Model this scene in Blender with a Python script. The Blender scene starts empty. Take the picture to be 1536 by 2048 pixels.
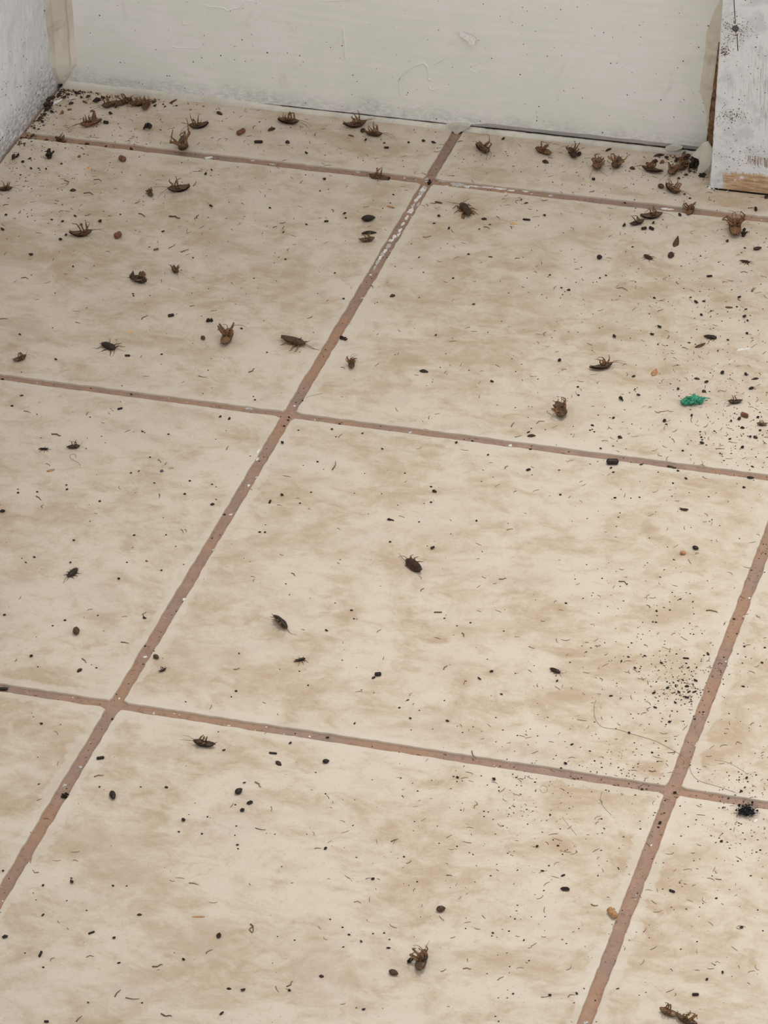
import bpy, bmesh, math, random
from mathutils import Vector, Matrix, noise

# ------------------------------------------------------------------ camera
scene = bpy.context.scene
COL = scene.collection
T = 0.40                                   # tile pitch in metres
K = T / 0.33
FPX = 7558.82
RM = Matrix(((0.9584615, -0.13133093, 0.25318715),
             (0.28374917, 0.52913867, -0.79968661),
             (-0.02894752, 0.83831048, 0.54442409)))
CAM = Vector((0.68815396 * K, -1.64486889 * K, 1.27881158 * K))
cd = bpy.data.cameras.new('camera')
cd.sensor_fit = 'VERTICAL'; cd.sensor_height = 36.0
cd.lens = FPX / 2048 * 36.0
cd.clip_start = 0.05; cd.clip_end = 50
cam = bpy.data.objects.new('camera', cd); COL.objects.link(cam)
cam.matrix_world = Matrix.Translation(CAM) @ RM.to_4x4()
scene.camera = cam

# ------------------------------------------------------------------ light
w = bpy.data.worlds.new('room_light'); scene.world = w; w.use_nodes = True
w.node_tree.nodes['Background'].inputs[0].default_value = (0.975, 0.985, 1.0, 1)
w.node_tree.nodes['Background'].inputs[1].default_value = 1.0
ld = bpy.data.lights.new('unseen_spot', 'SPOT')       # unseen spot overhead, cone shaped so the floor dims outwards
ld.spot_size = math.radians(40); ld.spot_blend = 1.0; ld.shadow_soft_size = 0.22
ld.energy = 96; ld.color = (1.0, 0.985, 0.955)
lo = bpy.data.objects.new('unseen_spot', ld); COL.objects.link(lo)
lo.location = (0.58, 0.40, 2.35)
lo.rotation_euler = (Vector((0.50, 0.16, 0)) - Vector(lo.location)).to_track_quat('-Z', 'Y').to_euler()

vs = scene.view_settings
vs.view_transform = 'Standard'; vs.look = 'None'; vs.gamma = 1.0; vs.use_curve_mapping = False
vs.exposure = 0.0

# ------------------------------------------------------------------ measuring helpers
def ray(u, v):
    return RM @ Vector(((u - 768) / FPX, -(v - 1024) / FPX, -1.0))
def at(u, v, z=0.0):                       # point of the floor (or a height z above it)
    d = ray(u, v); return CAM + d * ((z - CAM.z) / d.z)
def on_y(u, v, y):                         # point of a vertical plane parallel to the back board
    d = ray(u, v); return CAM + d * ((y - CAM.y) / d.y)
def on_x(u, v, x):
    d = ray(u, v); return CAM + d * ((x - CAM.x) / d.x)
def mpp(p):                                # metres per pixel at a point
    return abs((RM.inverted() @ (p - CAM)).z) / FPX
def yaw_of(u, v, a):
    p = at(u, v); q = at(u + 6 * math.cos(math.radians(a)), v - 6 * math.sin(math.radians(a)))
    d = q - p; return math.atan2(d.y, d.x)
def wlen(u, v, a, L):
    k = math.hypot(math.cos(math.radians(a)), 0.6 * math.sin(math.radians(a)))
    return L * mpp(at(u, v)) / max(k, 0.7)

YB = 0.8995                                # face of the back board
XL = -0.3815                               # face of the plaster wall
YT = 0.8420                                # face of the trim board

# ------------------------------------------------------------------ materials
def lin(r, g, b):
    f = lambda c: (c / 255 / 12.92) if c / 255 <= 0.04045 else ((c / 255 + 0.055) / 1.055) ** 2.4
    return (f(r), f(g), f(b), 1.0)
class NT:
    def __init__(s, name):
        s.m = bpy.data.materials.new(name); s.m.use_nodes = True
        s.t = s.m.node_tree; s.b = s.t.nodes['Principled BSDF']
    def n(s, typ, **kw):
        nd = s.t.nodes.new(typ)
        for k, v in kw.items(): setattr(nd, k, v)
        return nd
    def set(s, nd, i, val):
        if isinstance(val, bpy.types.NodeSocket): s.t.links.new(val, nd.inputs[i])
        else: nd.inputs[i].default_value = val
    def noise(s, vec, scale, detail=4, rough=0.55, dist=0.0, w=None):
        nd = s.n('ShaderNodeTexNoise')
        if w is not None:
            nd.noise_dimensions = '4D'; s.set(nd, 'W', w)
        s.set(nd, 'Vector', vec); s.set(nd, 'Scale', scale); s.set(nd, 'Detail', detail)
        s.set(nd, 'Roughness', rough); s.set(nd, 'Distortion', dist)
        return nd.outputs['Fac']
    def ramp(s, fac, lo, hi):
        nd = s.n('ShaderNodeMapRange'); nd.clamp = True; nd.interpolation_type = 'SMOOTHSTEP'
        s.set(nd, 0, fac); s.set(nd, 1, lo); s.set(nd, 2, hi); s.set(nd, 3, 0.0); s.set(nd, 4, 1.0)
        return nd.outputs[0]
    def mix(s, fac, a, b, mode='MIX'):
        nd = s.n('ShaderNodeMix', data_type='RGBA', blend_type=mode)
        s.set(nd, 0, fac); s.set(nd, 6, a); s.set(nd, 7, b)
        return nd.outputs[2]
    def math(s, op, a, b=0.0, c=None):
        nd = s.n('ShaderNodeMath', operation=op); s.set(nd, 0, a); s.set(nd, 1, b)
        if c is not None: s.set(nd, 2, c)
        return nd.outputs[0]
    def obj(s, scale=(1, 1, 1)):
        tc = s.n('ShaderNodeTexCoord'); mp = s.n('ShaderNodeMapping')
        s.t.links.new(tc.outputs['Object'], mp.inputs[0]); mp.inputs['Scale'].default_value = scale
        return mp.outputs[0]
    def geo(s, scale=(1, 1, 1)):
        tc = s.n('ShaderNodeNewGeometry'); mp = s.n('ShaderNodeMapping')
        s.t.links.new(tc.outputs['Position'], mp.inputs[0]); mp.inputs['Scale'].default_value = scale
        return mp.outputs[0]
    def rnd(s):
        return s.n('ShaderNodeObjectInfo').outputs['Random']
    def sep(s, vec):
        nd = s.n('ShaderNodeSeparateXYZ'); s.set(nd, 0, vec); return nd.outputs
    def bump(s, h, strength, dist):
        nd = s.n('ShaderNodeBump'); s.set(nd, 'Strength', strength); s.set(nd, 'Distance', dist)
        s.set(nd, 'Height', h); s.t.links.new(nd.outputs[0], s.b.inputs['Normal'])
    def done(s, col, rough=0.5, spec=0.4):
        s.set(s.b, 'Base Color', col); s.set(s.b, 'Roughness', rough)
        s.set(s.b, 'Specular IOR Level', spec)
        return s.m

def mat_tile():
    k = NT('glazed_tile'); w = k.math('MULTIPLY', k.rnd(), 40.0)
    v = k.obj((1, 1.25, 1))
    a = k.noise(v, 14, 10, 0.71, 0.6, w); b = k.noise(k.obj((0.8, 1.3, 1)), 60, 8, 0.68, 0.7, w)
    c = k.noise(v, 16, 4, 0.5, 0.3, k.math('ADD', w, 7.0)); d = k.noise(v, 420, 3, 0.6, 0, w)
    f1 = k.ramp(k.math('ADD', k.math('MULTIPLY', a, 0.66), k.math('MULTIPLY', b, 0.34)), 0.42, 0.62)
    col = k.mix(f1, lin(210, 196, 177), lin(184, 163, 137))
    col = k.mix(k.math('MULTIPLY', k.ramp(b, 0.52, 0.72), 0.40), col, lin(174, 150, 124))
    col = k.mix(k.math('MULTIPLY', k.ramp(c, 0.52, 0.70), 0.35), col, lin(202, 185, 171))
    col = k.mix(k.math('MULTIPLY', k.ramp(d, 0.56, 0.78), 0.42), col, lin(146, 126, 100))
    at_ = k.n('ShaderNodeAttribute', attribute_name='rim').outputs['Fac']
    e = k.ramp(k.math('ADD', at_, k.math('MULTIPLY', k.math('SUBTRACT', k.noise(v, 55, 5, 0.6, 0.4, w), 0.5), 1.5)), 0.62, 0.78)
    col = k.mix(k.math('MULTIPLY', e, 0.55), col, lin(208, 198, 181))
    k.bump(k.noise(k.obj((0.7, 1.5, 1)), 130, 6, 0.6, 0.3, w), 0.25, 0.0006)
    return k.done(col, 0.5, 0.3)
def mat_grout():
    k = NT('brown_grout'); v = k.geo()
    a = k.noise(v, 11, 5, 0.6, 0.4); b = k.noise(v, 300, 4, 0.65); c = k.noise(v, 60, 4, 0.6)
    col = k.mix(k.ramp(a, 0.40, 0.62), lin(163, 131, 109), lin(150, 127, 114))
    col = k.mix(k.math('MULTIPLY', k.ramp(c, 0.45, 0.7), 0.5), col, lin(174, 144, 123))
    col = k.mix(k.math('MULTIPLY', k.ramp(b, 0.5, 0.75), 0.55), col, lin(108, 88, 75))
    p = k.ramp(k.noise(v, 190, 2, 0.5), 0.73, 0.77)
    col = k.mix(p, col, lin(225, 218, 208))
    k.bump(b, 0.6, 0.0008)
    return k.done(col, 0.85, 0.15)
def mat_paint(name, base, tint, dirt, brush, low=None, bump=(0.25, 0.0008), dirt_amt=0.5, rough=0.5):
    k = NT(name); v = k.geo(); s = k.geo(brush)
    a = k.noise(v, 10, 5, 0.6, 0.5); b = k.noise(s, 1.0, 6, 0.6, 0.3); d = k.noise(v, 260, 3, 0.6); e = k.noise(v, 28, 6, 0.65, 0.5)
    col = k.mix(k.ramp(k.math('ADD', k.math('MULTIPLY', a, 0.6), k.math('MULTIPLY', b, 0.4)), 0.40, 0.62), base, tint)
    col = k.mix(k.math('MULTIPLY', k.ramp(e, 0.56, 0.74), dirt_amt), col, dirt)
    col = k.mix(k.math('MULTIPLY', k.ramp(d, 0.66, 0.8), dirt_amt), col, dirt)
    if low:                                # scuffed and soiled towards the foot
        z = k.sep(v)[2]
        g = k.ramp(k.math('ADD', z, k.math('MULTIPLY', k.math('SUBTRACT', e, 0.5), 0.035)), low[1], low[0])
        h = k.math('MULTIPLY', g, k.ramp(k.noise(k.geo((1, 1, 2.5)), 150, 6, 0.7), 0.36, 0.60))
        col = k.mix(k.math('MULTIPLY', h, low[3]), col, low[2])
    k.bump(k.math('ADD', b, k.math('MULTIPLY', e, 0.6)), bump[0], bump[1])
    return k.done(col, rough, 0.3)
def mat_trim():
    k = NT('worn_trim_paint'); v = k.geo(); z = k.sep(v)[2]; x = k.sep(v)[0]
    g = k.noise(k.geo((900, 900, 60)), 1.0, 5, 0.65); a = k.noise(v, 45, 5, 0.65, 0.4); q = k.noise(v, 14, 4, 0.6)
    col = k.mix(k.ramp(a, 0.45, 0.62), lin(226, 226, 226), lin(206, 208, 208))
    col = k.mix(k.math('MULTIPLY', k.math('MULTIPLY', k.ramp(g, 0.50, 0.62), k.ramp(q, 0.42, 0.60)), 0.65), col, lin(158, 156, 152))
    wood = k.mix(k.ramp(k.noise(k.geo((60, 60, 700)), 1.0, 5, 0.6), 0.35, 0.65), lin(205, 178, 144), lin(164, 128, 94))
    edge = k.math('ADD', k.math('MULTIPLY', k.math('SUBTRACT', a, 0.5), 0.016), k.math('MULTIPLY', k.math('SUBTRACT', g, 0.5), 0.012))
    zz = k.math('ADD', z, edge)
    up = k.math('SUBTRACT', 1.0, k.ramp(zz, 0.017, 0.0195))
    xr = k.ramp(k.math('ADD', x, k.math('MULTIPLY', edge, 1.4)), 0.249, 0.257)
    f = k.math('MULTIPLY', k.math('MULTIPLY', up, xr), k.ramp(k.noise(v, 120, 4, 0.6), 0.28, 0.42))
    col = k.mix(f, col, wood)
    p2 = k.math('MULTIPLY', k.math('MULTIPLY', k.ramp(zz, 0.0265, 0.0285), k.math('SUBTRACT', 1.0, k.ramp(zz, 0.036, 0.038))), k.ramp(k.math('ADD', x, edge), 0.271, 0.274))
    col = k.mix(k.math('MULTIPLY', k.math('MULTIPLY', p2, k.ramp(g, 0.38, 0.58)), 0.85), col, lin(150, 128, 108))
    k.bump(k.math('ADD', g, a), 0.35, 0.0008)
    return k.done(col, 0.6, 0.25)
def mat_simple(name, c1, c2, rough=0.45, spec=0.4, scale=900, bump=0.0, trans=0.0):
    k = NT(name); v = k.obj(); tc = k.geo()
    a = k.noise(tc, scale, 4, 0.6)
    r = k.mix(k.ramp(a, 0.36, 0.64), c1, c2)
    if bump: k.bump(a, 0.5, bump)
    if trans: k.b.inputs['Subsurface Weight'].default_value = trans; k.b.inputs['Subsurface Radius'].default_value = (0.001, 0.0006, 0.0003)
    return k.done(r, rough, spec)

M = dict(
    tile=mat_tile(), grout=mat_grout(),
    board=mat_paint('off_white_board_paint', lin(231, 231, 221), lin(240, 236, 232), lin(196, 193, 182), (18, 18, 190), (0.004, 0.024, lin(166, 163, 165), 0.5), (0.35, 0.0010), 0.32),
    plaster=mat_paint('rough_plaster', lin(236, 236, 240), lin(224, 223, 224), lin(186, 179, 170), (120, 120, 40), (0.0, 0.05, lin(150, 140, 128), 0.8), (0.8, 0.004), 0.45, 0.7),
    caulk=mat_paint('aged_caulk', lin(222, 214, 200), lin(203, 192, 176), lin(152, 138, 120), (60, 60, 25), (0.0, 0.02, lin(120, 108, 96), 0.7), (0.4, 0.001), 0.5),
    bead=mat_paint('white_caulk_bead', lin(220, 214, 200), lin(200, 194, 180), lin(150, 142, 132), (60, 60, 60), None, (0.5, 0.001), 0.55),
    chamfer=mat_paint('grey_chamfer', lin(174, 169, 172), lin(190, 184, 180), lin(140, 132, 128), (40, 40, 160), None, (0.4, 0.0006), 0.5),  # undercut foot of the board, greyer than its face
    beige=mat_paint('beige_caulk', lin(222, 214, 196), lin(204, 193, 170), lin(150, 132, 108), (70, 70, 22), None, (0.3, 0.0006), 0.55),
    rust=mat_simple('brown_gap_dirt', lin(96, 66, 44), lin(142, 112, 84), 0.8, 0.15, 260, 0.0005),
    hollow=mat_simple('painted_gap_shade', lin(34, 27, 22), lin(46, 38, 32), 0.9, 0.1),  # near-black colour standing in for shade inside gaps and cracks
    trim=mat_trim(),
    chipgrey=mat_simple('grey_paint_residue', lin(206, 200, 194), lin(168, 158, 150), 0.6, 0.2, 700, 0.0003),
    chip=mat_simple('white_paint_chip', lin(233, 229, 222), lin(212, 206, 198), 0.5, 0.3, 500, 0.0003),
    steel=mat_simple('dull_nail', lin(70, 74, 72), lin(92, 94, 90), 0.6, 0.4, 500, 0.0004),
    black=mat_simple('black_crumb', lin(30, 22, 16), lin(50, 38, 28), 0.6, 0.3, 1400, 0.0003),
    shellblack=mat_simple('black_shell', lin(30, 22, 16), lin(50, 38, 28), 0.42, 0.3, 700),
    dark=mat_simple('dark_brown_shell', lin(42, 29, 20), lin(72, 50, 34), 0.46, 0.28, 600),
    brown=mat_simple('brown_shell', lin(62, 42, 28), lin(90, 62, 40), 0.46, 0.3, 600),
    red=mat_simple('reddish_shell', lin(92, 58, 42), lin(128, 86, 64), 0.44, 0.3, 500),
    tan=mat_simple('tan_shell', lin(150, 108, 70), lin(178, 134, 92), 0.42, 0.4, 500),
    belly=mat_simple('brown_belly', lin(62, 42, 27), lin(98, 69, 44), 0.42, 0.45, 800),
    bellylight=mat_simple('amber_belly', lin(92, 64, 38), lin(128, 92, 57), 0.42, 0.45, 800),
    amber=mat_simple('amber_leg', lin(96, 67, 40), lin(134, 96, 58), 0.42, 0.4, 800),
    legbrown=mat_simple('brown_leg', lin(84, 64, 46), lin(118, 92, 66), 0.5, 0.3, 700),
    legtan=mat_simple('tan_leg', lin(124, 98, 70), lin(154, 124, 92), 0.5, 0.3, 700),
    yellow=mat_simple('yellow_flake', lin(214, 164, 98), lin(234, 192, 128), 0.4, 0.4, 600),
    pale=mat_simple('pale_fragment', lin(196, 178, 154), lin(168, 146, 120), 0.5, 0.3, 600),
    grey=mat_simple('grey_fragment', lin(84, 78, 84), lin(108, 100, 104), 0.6, 0.3, 600),
    green=mat_simple('green_plastic', lin(22, 112, 82), lin(58, 158, 122), 0.4, 0.5, 500, 0.0004),
    hair=mat_simple('brown_hair', lin(120, 98, 78), lin(140, 116, 94), 0.5, 0.4),
    lint=mat_simple('black_lint', lin(24, 24, 28), lin(44, 42, 44), 0.8, 0.2),
)

# ------------------------------------------------------------------ object helpers
def link(name, me, parent=None):
    o = bpy.data.objects.new(name, me); COL.objects.link(o)
    if parent: o.parent = parent
    return o
def tag(o, label=None, cat=None, group=None, kind=None):
    if label: o['label'] = label
    if cat: o['category'] = cat
    if group: o['group'] = group
    if kind: o['kind'] = kind
    return o
class MB:                                   # collects vertices and faces of one mesh
    def __init__(s): s.v = []; s.f = []; s.mi = []
    def ring_tube(s, pts, rad, n=6, mi=0, flat=1.0, caps=True):
        base = len(s.v); m = len(pts)
        for i, p in enumerate(pts):
            p = Vector(p)
            t = (Vector(pts[min(i + 1, m - 1)]) - Vector(pts[max(i - 1, 0)]))
            if t.length < 1e-9: t = Vector((1, 0, 0))
            t.normalize(); up = Vector((0, 0, 1)) if abs(t.z) < 0.9 else Vector((1, 0, 0))
            sx = t.cross(up).normalized(); sy = sx.cross(t).normalized()
            r = rad[i] if isinstance(rad, (list, tuple)) else rad
            for k in range(n):
                a = 2 * math.pi * k / n
                s.v.append(p + sx * (math.cos(a) * r) + sy * (math.sin(a) * r * flat))
        for i in range(m - 1):
            for k in range(n):
                s.f.append((base + i * n + k, base + i * n + (k + 1) % n, base + (i + 1) * n + (k + 1) % n, base + (i + 1) * n + k)); s.mi.append(mi)
        if caps:
            s.f.append(tuple(base + k for k in reversed(range(n)))); s.mi.append(mi)
            s.f.append(tuple(base + (m - 1) * n + k for k in range(n))); s.mi.append(mi)
    def box(s, a, b, mi=0):
        i = len(s.v); x0, y0, z0 = a; x1, y1, z1 = b
        s.v += [Vector(c) for c in ((x0, y0, z0), (x1, y0, z0), (x1, y1, z0), (x0, y1, z0), (x0, y0, z1), (x1, y0, z1), (x1, y1, z1), (x0, y1, z1))]
        for f in ((0, 3, 2, 1), (4, 5, 6, 7), (0, 1, 5, 4), (1, 2, 6, 5), (2, 3, 7, 6), (3, 0, 4, 7)):
            s.f.append(tuple(i + k for k in f)); s.mi.append(mi)
    def prism(s, poly, d, mi=0):            # polygon of points pushed along d
        i = len(s.v); n = len(poly); d = Vector(d)
        s.v += [Vector(p) for p in poly] + [Vector(p) + d for p in poly]
        s.f.append(tuple(range(i, i + n))); s.f.append(tuple(reversed(range(i + n, i + 2 * n)))); s.mi += [mi, mi]
        for k in range(n):
            s.f.append((i + k, i + n + k, i + n + (k + 1) % n, i + (k + 1) % n)); s.mi.append(mi)
    def grid(s, rows, mi=0):                # rows of equal length lists of points
        i = len(s.v); n = len(rows[0])
        for r in rows: s.v += [Vector(p) for p in r]
        for a in range(len(rows) - 1):
            for b in range(n - 1):
                s.f.append((i + a * n + b, i + a * n + b + 1, i + (a + 1) * n + b + 1, i + (a + 1) * n + b)); s.mi.append(mi)
    def blob(s, c, r, rng, sub=1, jag=0.25, mi=0):
        bm = bmesh.new(); bmesh.ops.create_icosphere(bm, subdivisions=sub, radius=1)
        o = Vector((rng.uniform(-50, 50), rng.uniform(-50, 50), rng.uniform(-50, 50))); i = len(s.v)
        for v in bm.verts:
            k = 1 + jag * 2.2 * noise.noise(v.co * 1.7 + o)
            s.v.append(Vector(c) + Vector((v.co.x * r[0] * k, v.co.y * r[1] * k, v.co.z * r[2] * k)))
        for f in bm.faces: s.f.append(tuple(i + v.index for v in f.verts)); s.mi.append(mi)
        bm.free()
    def mesh(s, name, mats, smooth=True, ground=False):
        if ground:
            z = min(v.z for v in s.v); s.v = [Vector((v.x, v.y, v.z - z)) for v in s.v]
        me = bpy.data.meshes.new(name); me.from_pydata([tuple(v) for v in s.v], [], s.f)
        for m in mats: me.materials.append(m)
        me.polygons.foreach_set('material_index', s.mi)
        me.polygons.foreach_set('use_smooth', [smooth] * len(me.polygons))
        me.update(); return me

# ------------------------------------------------------------------ floor: grout bed and single tiles
GZ = -0.0021
b = MB(); b.box((XL - 0.02, -1.6, -0.05), (1.62, YB + 0.06, GZ))
floor = tag(link('floor', b.mesh('floor', [M['grout']], False)), 'tiled floor with recessed brown grout joints', None, None, 'structure')
xs = [XL + 0.004, 0.0, T, 2 * T, 3 * T, 4 * T]
ys = [-4 * T, -3 * T, -2 * T, -T, 0.0, T, 2 * T, YB + 0.012]
GX = 0.0092
GYS = {3: 0.0090, 4: 0.0090, 5: 0.0086, 6: 0.0108}        # joints between rows are not all alike
def gyw(j): return GYS.get(j, 0.0088)
rng = random.Random(11)
def make_tile(x0, x1, y0, y1):
    cx, cy = (x0 + x1) / 2, (y0 + y1) / 2; o = Vector((cx * 7, cy * 7, 3))
    pts = []
    def edge(ax, ay, bx, by):
        n = max(12, int(math.hypot(bx - ax, by - ay) / 0.004))
        L = Vector((bx - ax, by - ay)); N = Vector((-L.y, L.x)).normalized()
        for i in range(n):
            t = i / n; px, py = ax + L.x * t, ay + L.y * t
            j = 0.0008 * noise.noise(Vector((px * 90, py * 90, 1)) + o) + 0.0005 * noise.noise(Vector((px * 420, py * 420, 5)) + o)
            j += 0.0008 * max(0, noise.noise(Vector((px * 22, py * 22, 9)) + o)) 
            c = min(t, 1 - t) * math.hypot(L.x, L.y)
            j += max(0, 0.0016 - c * 0.6)
            pts.append(Vector((px + N.x * j - cx, py + N.y * j - cy)))
    edge(x0, y0, x1, y0); edge(x1, y0, x1, y1); edge(x1, y1, x0, y1); edge(x0, y1, x0, y0)
    n = len(pts); hx, hy = (x1 - x0) / 2, (y1 - y0) / 2
    def inset(d):
        return [Vector((p.x * (hx - d) / hx, p.y * (hy - d) / hy)) for p in pts]
    rings = [(pts, -0.006, 1.0), (pts, -0.0006, 1.0), (inset(0.00025), -0.00018, 1.0), (inset(0.0008), 0.0, 1.0), (inset(min(0.02, hy * 0.6)), 0.0, 0.0)]
    v = []; rim = []
    for q, z, r in rings:
        v += [(p.x, p.y, z) for p in q]; rim += [r] * n
    f = []
    for a in range(len(rings) - 1):
        for k in range(n):
            f.append((a * n + k, a * n + (k + 1) % n, (a + 1) * n + (k + 1) % n, (a + 1) * n + k))
    f.append(tuple((len(rings) - 1) * n + k for k in range(n)))
    me = bpy.data.meshes.new('tile'); me.from_pydata(v, [], f); me.materials.append(M['tile'])
    at_ = me.attributes.new('rim', 'FLOAT', 'POINT'); at_.data.foreach_set('value', rim)
    me.update(); o = link('tile', me, floor); o.location = (cx, cy, 0); return o
for i in range(len(xs) - 1):
    for j in range(len(ys) - 1):
        x0 = xs[i] + (GX / 2 if i else 0); x1 = xs[i + 1] - GX / 2
        y0 = ys[j] + gyw(j) / 2; y1 = ys[j + 1] - (gyw(j + 1) / 2 if j < len(ys) - 2 else 0)
        make_tile(x0, x1, y0, y1)

# ------------------------------------------------------------------ back board, plaster wall, trim board
ZB = 0.0046
b = MB()
b.box((XL - 0.1, YB + 0.022, -0.05), (1.62, YB + 0.10, 2.4), 0)
rows = []
N = 260
prof = []
for i in range(N + 1):
    x = XL + (1.62 - XL) * i / N
    prof.append(x)
def board_pt(x, k):
    c = 0.0034 * min(1, max(0, (x - 0.005) / 0.02)) + 0.0004        # undercut of the foot, wider past the joint
    zb = ZB + 0.0004 * noise.noise(Vector((x * 60, 3, 0))) + 0.0003 * noise.noise(Vector((x * 240, 9, 0)))
    zt = zb + c * 1.15 + 0.0006 * noise.noise(Vector((x * 45, 8, 2)))
    return [(x, YB + 0.022, zb), (x, YB + c * 0.45, zb), (x, YB, zt), (x, YB, 2.4), (x, YB + 0.022, 2.4)][k]
for k in range(5): rows.append([board_pt(x, k) for x in prof])
b.grid(rows, 1)
n0 = len(prof) - 1
for q in range(n0, 2 * n0): b.mi[6 + q] = 2
wall_back = tag(link('wall_back', b.mesh('wall_back', [M['hollow'], M['board'], M['chamfer']], False)), 'off-white painted board closing the back of the floor', None, None, 'structure')

b = MB()
rows = []
for j in range(91):
    z = 0.24 * (j / 60) if j <= 60 else 0.24 + (2.4 - 0.24) * ((j - 60) / 30)
    r = []
    for i in range(120):
        y = YB + 0.02 - (YB + 1.62) * (i / 119) ** 2.0
        o = 0.0022 * noise.noise(Vector((1, y * 30, z * 30))) + 0.0011 * noise.noise(Vector((4, y * 95, z * 70))) + 0.0008 * max(0, 1 - z / 0.02) ** 2
        r.append((XL + o, y, z - 0.003))
    rows.append(r)
b.grid(rows, 0)
b.box((XL - 0.1, -1.6, -0.05), (XL - 0.004, YB + 0.06, 2.4), 0)
tag(link('wall_left', b.mesh('wall_left', [M['plaster']], True)), 'rough white plaster wall meeting the board at the corner', None, None, 'structure')

# corner caulk: three facets with ragged edges
b = MB(); rows = [[] for _ in range(6)]
for j in range(70):
    z = 0.004 + 0.20 * j / 50 if j < 51 else 0.204 + (j - 50) * 0.115
    t = min(1, 0.30 + z / 0.035)
    wob = lambda s, f=40: noise.noise(Vector((s, z * f, 0)))
    y1 = YB - (0.0125 + 0.002 * wob(1)) * t; y2 = YB - (0.0085 + 0.0012 * wob(2, 60)) * t
    x3 = XL + (0.0155 + 0.0014 * wob(3)) * t; x4 = XL + (0.0215 + 0.0024 * wob(4)) * t
    rows[0].append((XL - 0.002, y1, z)); rows[1].append((XL + 0.0042, y1 + 0.0006, z)); rows[2].append((XL + 0.0040 + 0.0005 * wob(7), y2, z))
    rows[3].append((x3 - 0.0005, YB - 0.0032, z)); rows[4].append((x3 + 0.0016, YB - 0.0040 - 0.0006 * wob(8), z)); rows[5].append((x4, YB + 0.0005, z))
b.grid(rows, 0)
tag(link('trim_1', b.mesh('corner_caulk', [M['caulk']], False)), 'beige caulk strip filling the wall corner', None, None, 'structure')

# caulk bead along the foot of the board
b = MB(); rows = [[] for _ in range(6)]
for i in range(420):
    x = XL + 0.006 + (0.262 - XL - 0.006) * i / 419
    q = noise.noise(Vector((x * 50, 1, 0))) + 0.6 * noise.noise(Vector((x * 210, 2, 0)))
    gap = min(1, max(0, (x + 0.215) / 0.05))                       # the bead has parted from the board here
    top = 0.0037 + 0.0006 * q + (1 - gap) * 0.0022
    dep = 0.0038 + 0.0009 * noise.noise(Vector((x * 38, 7, 0))) + 0.0005 * noise.noise(Vector((x * 300, 7, 0)))
    yb = YB + 0.0010
    if 0.005 > abs(x + 0.006): top += 0.0012; dep += 0.0025 * (1 - abs(x + 0.006) / 0.005)
    rows[0].append((x, yb - dep, -0.0005)); rows[1].append((x, yb - dep * 0.86, top * 0.55)); rows[2].append((x, yb - dep * 0.55, top * 0.92))
    rows[3].append((x, yb - 0.0006 * gap, top)); rows[4].append((x, yb + 0.0012, top - 0.0004)); rows[5].append((x, yb + 0.0012, -0.0005))
b.grid(rows, 0)
trim2 = tag(link('trim_2', b.mesh('foot_caulk', [M['bead']], True)), 'cracked white caulk bead along the foot of the board', None, None, 'structure')

# trim board on the right of the board
pb = on_y(1418, 380, YT); pt = on_y(1444, 0, YT)
lean = (pt.x - pb.x) / (pt.z - pb.z)
b = MB(); cols = []
NZ = 90
for j in range(NZ + 1):
    z = 0.0012 + 0.20 * (j / 80) if j <= 80 else 0.2012 + 0.22 * (j - 80)
    xl = pb.x + lean * min(z, 0.4) + 0.0005 * noise.noise(Vector((2, z * 120, 0))) + 0.0004 * noise.noise(Vector((6, z * 420, 0)))
    cols.append([(xl + 0.0008, YB + 0.012, z), (xl + 0.0003, YT + 0.0012, z), (xl + 0.0012, YT, z), (xl + 0.05, YT, z), (xl + 0.112, YT, z), (xl + 0.1135, YT + 0.0015, z), (xl + 0.1135, YB + 0.012, z)])
b.grid(cols, 0)
i0 = len(b.v) - 7; b.f.append(tuple(i0 + k for k in range(7))); b.mi.append(0)
b.f.append(tuple(reversed(range(7)))); b.mi.append(0)
trim3 = tag(link('trim_3', b.mesh('trim_board', [M['trim']], False)), 'worn white wooden trim board with a nail and bare wood at its foot', None, None, 'structure')

# nail, hairline cracks of the trim board
np_ = on_y(1471, 57, YT)
b = MB(); rr = 0.0029
b.ring_tube([(0, 0.002, 0), (0, -0.0006, 0), (0, -0.0011, 0)], [rr, rr, rr * 0.72], 14)
o = link('nail', b.mesh('nail', [M['steel']], False), trim3); o.location = np_; tag(o, 'dark grey nail head')
for pl in ([(1467, -30), (1468, 0), (1469, 22), (1471, 48)], [(1474, 68), (1475, 85), (1476, 102)]):
    b = MB(); b.ring_tube([on_y(u, v, YT + 0.0001) for u, v in pl], 0.00035, 5)
    link('crack', b.mesh('crack', [M['hollow']]), trim3)

# dried beige caulk and brown dirt where the board meets the trim board
def wall_patch(name, poly, mat, y, th, parent, jit=0.0):
    P = []
    for k in range(len(poly)):
        (u0, v0), (u1, v1) = poly[k], poly[(k + 1) % len(poly)]; n = max(1, int(math.hypot(u1 - u0, v1 - v0) / 4))
        for i in range(n):
            u = u0 + (u1 - u0) * i / n; v = v0 + (v1 - v0) * i / n
            P.append((u + 2.2 * noise.noise(Vector((u * 0.11, v * 0.11, 3))), v + 1.2 * noise.noise(Vector((u * 0.2, v * 0.2, 8)))))
    b = MB(); b.prism([on_y(u, v, y - th) for u, v in P], (0, th + 0.0002, 0))
    return link(name, b.mesh(name, [mat], False), parent)
left = [(1441, -40), (1440, 0), (1430, 20), (1420, 45), (1413, 70), (1411, 100), (1406, 130), (1402, 160), (1400, 178), (1397, 183), (1402, 188), (1408, 205), (1412, 230), (1415, 262)]
right = [(1432, 262), (1440, 200), (1445, 120), (1450, 60), (1456, 0), (1460, -40)]
wall_patch('caulk_strip', left + right, M['beige'], YB, 0.0006, wall_back)
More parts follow.
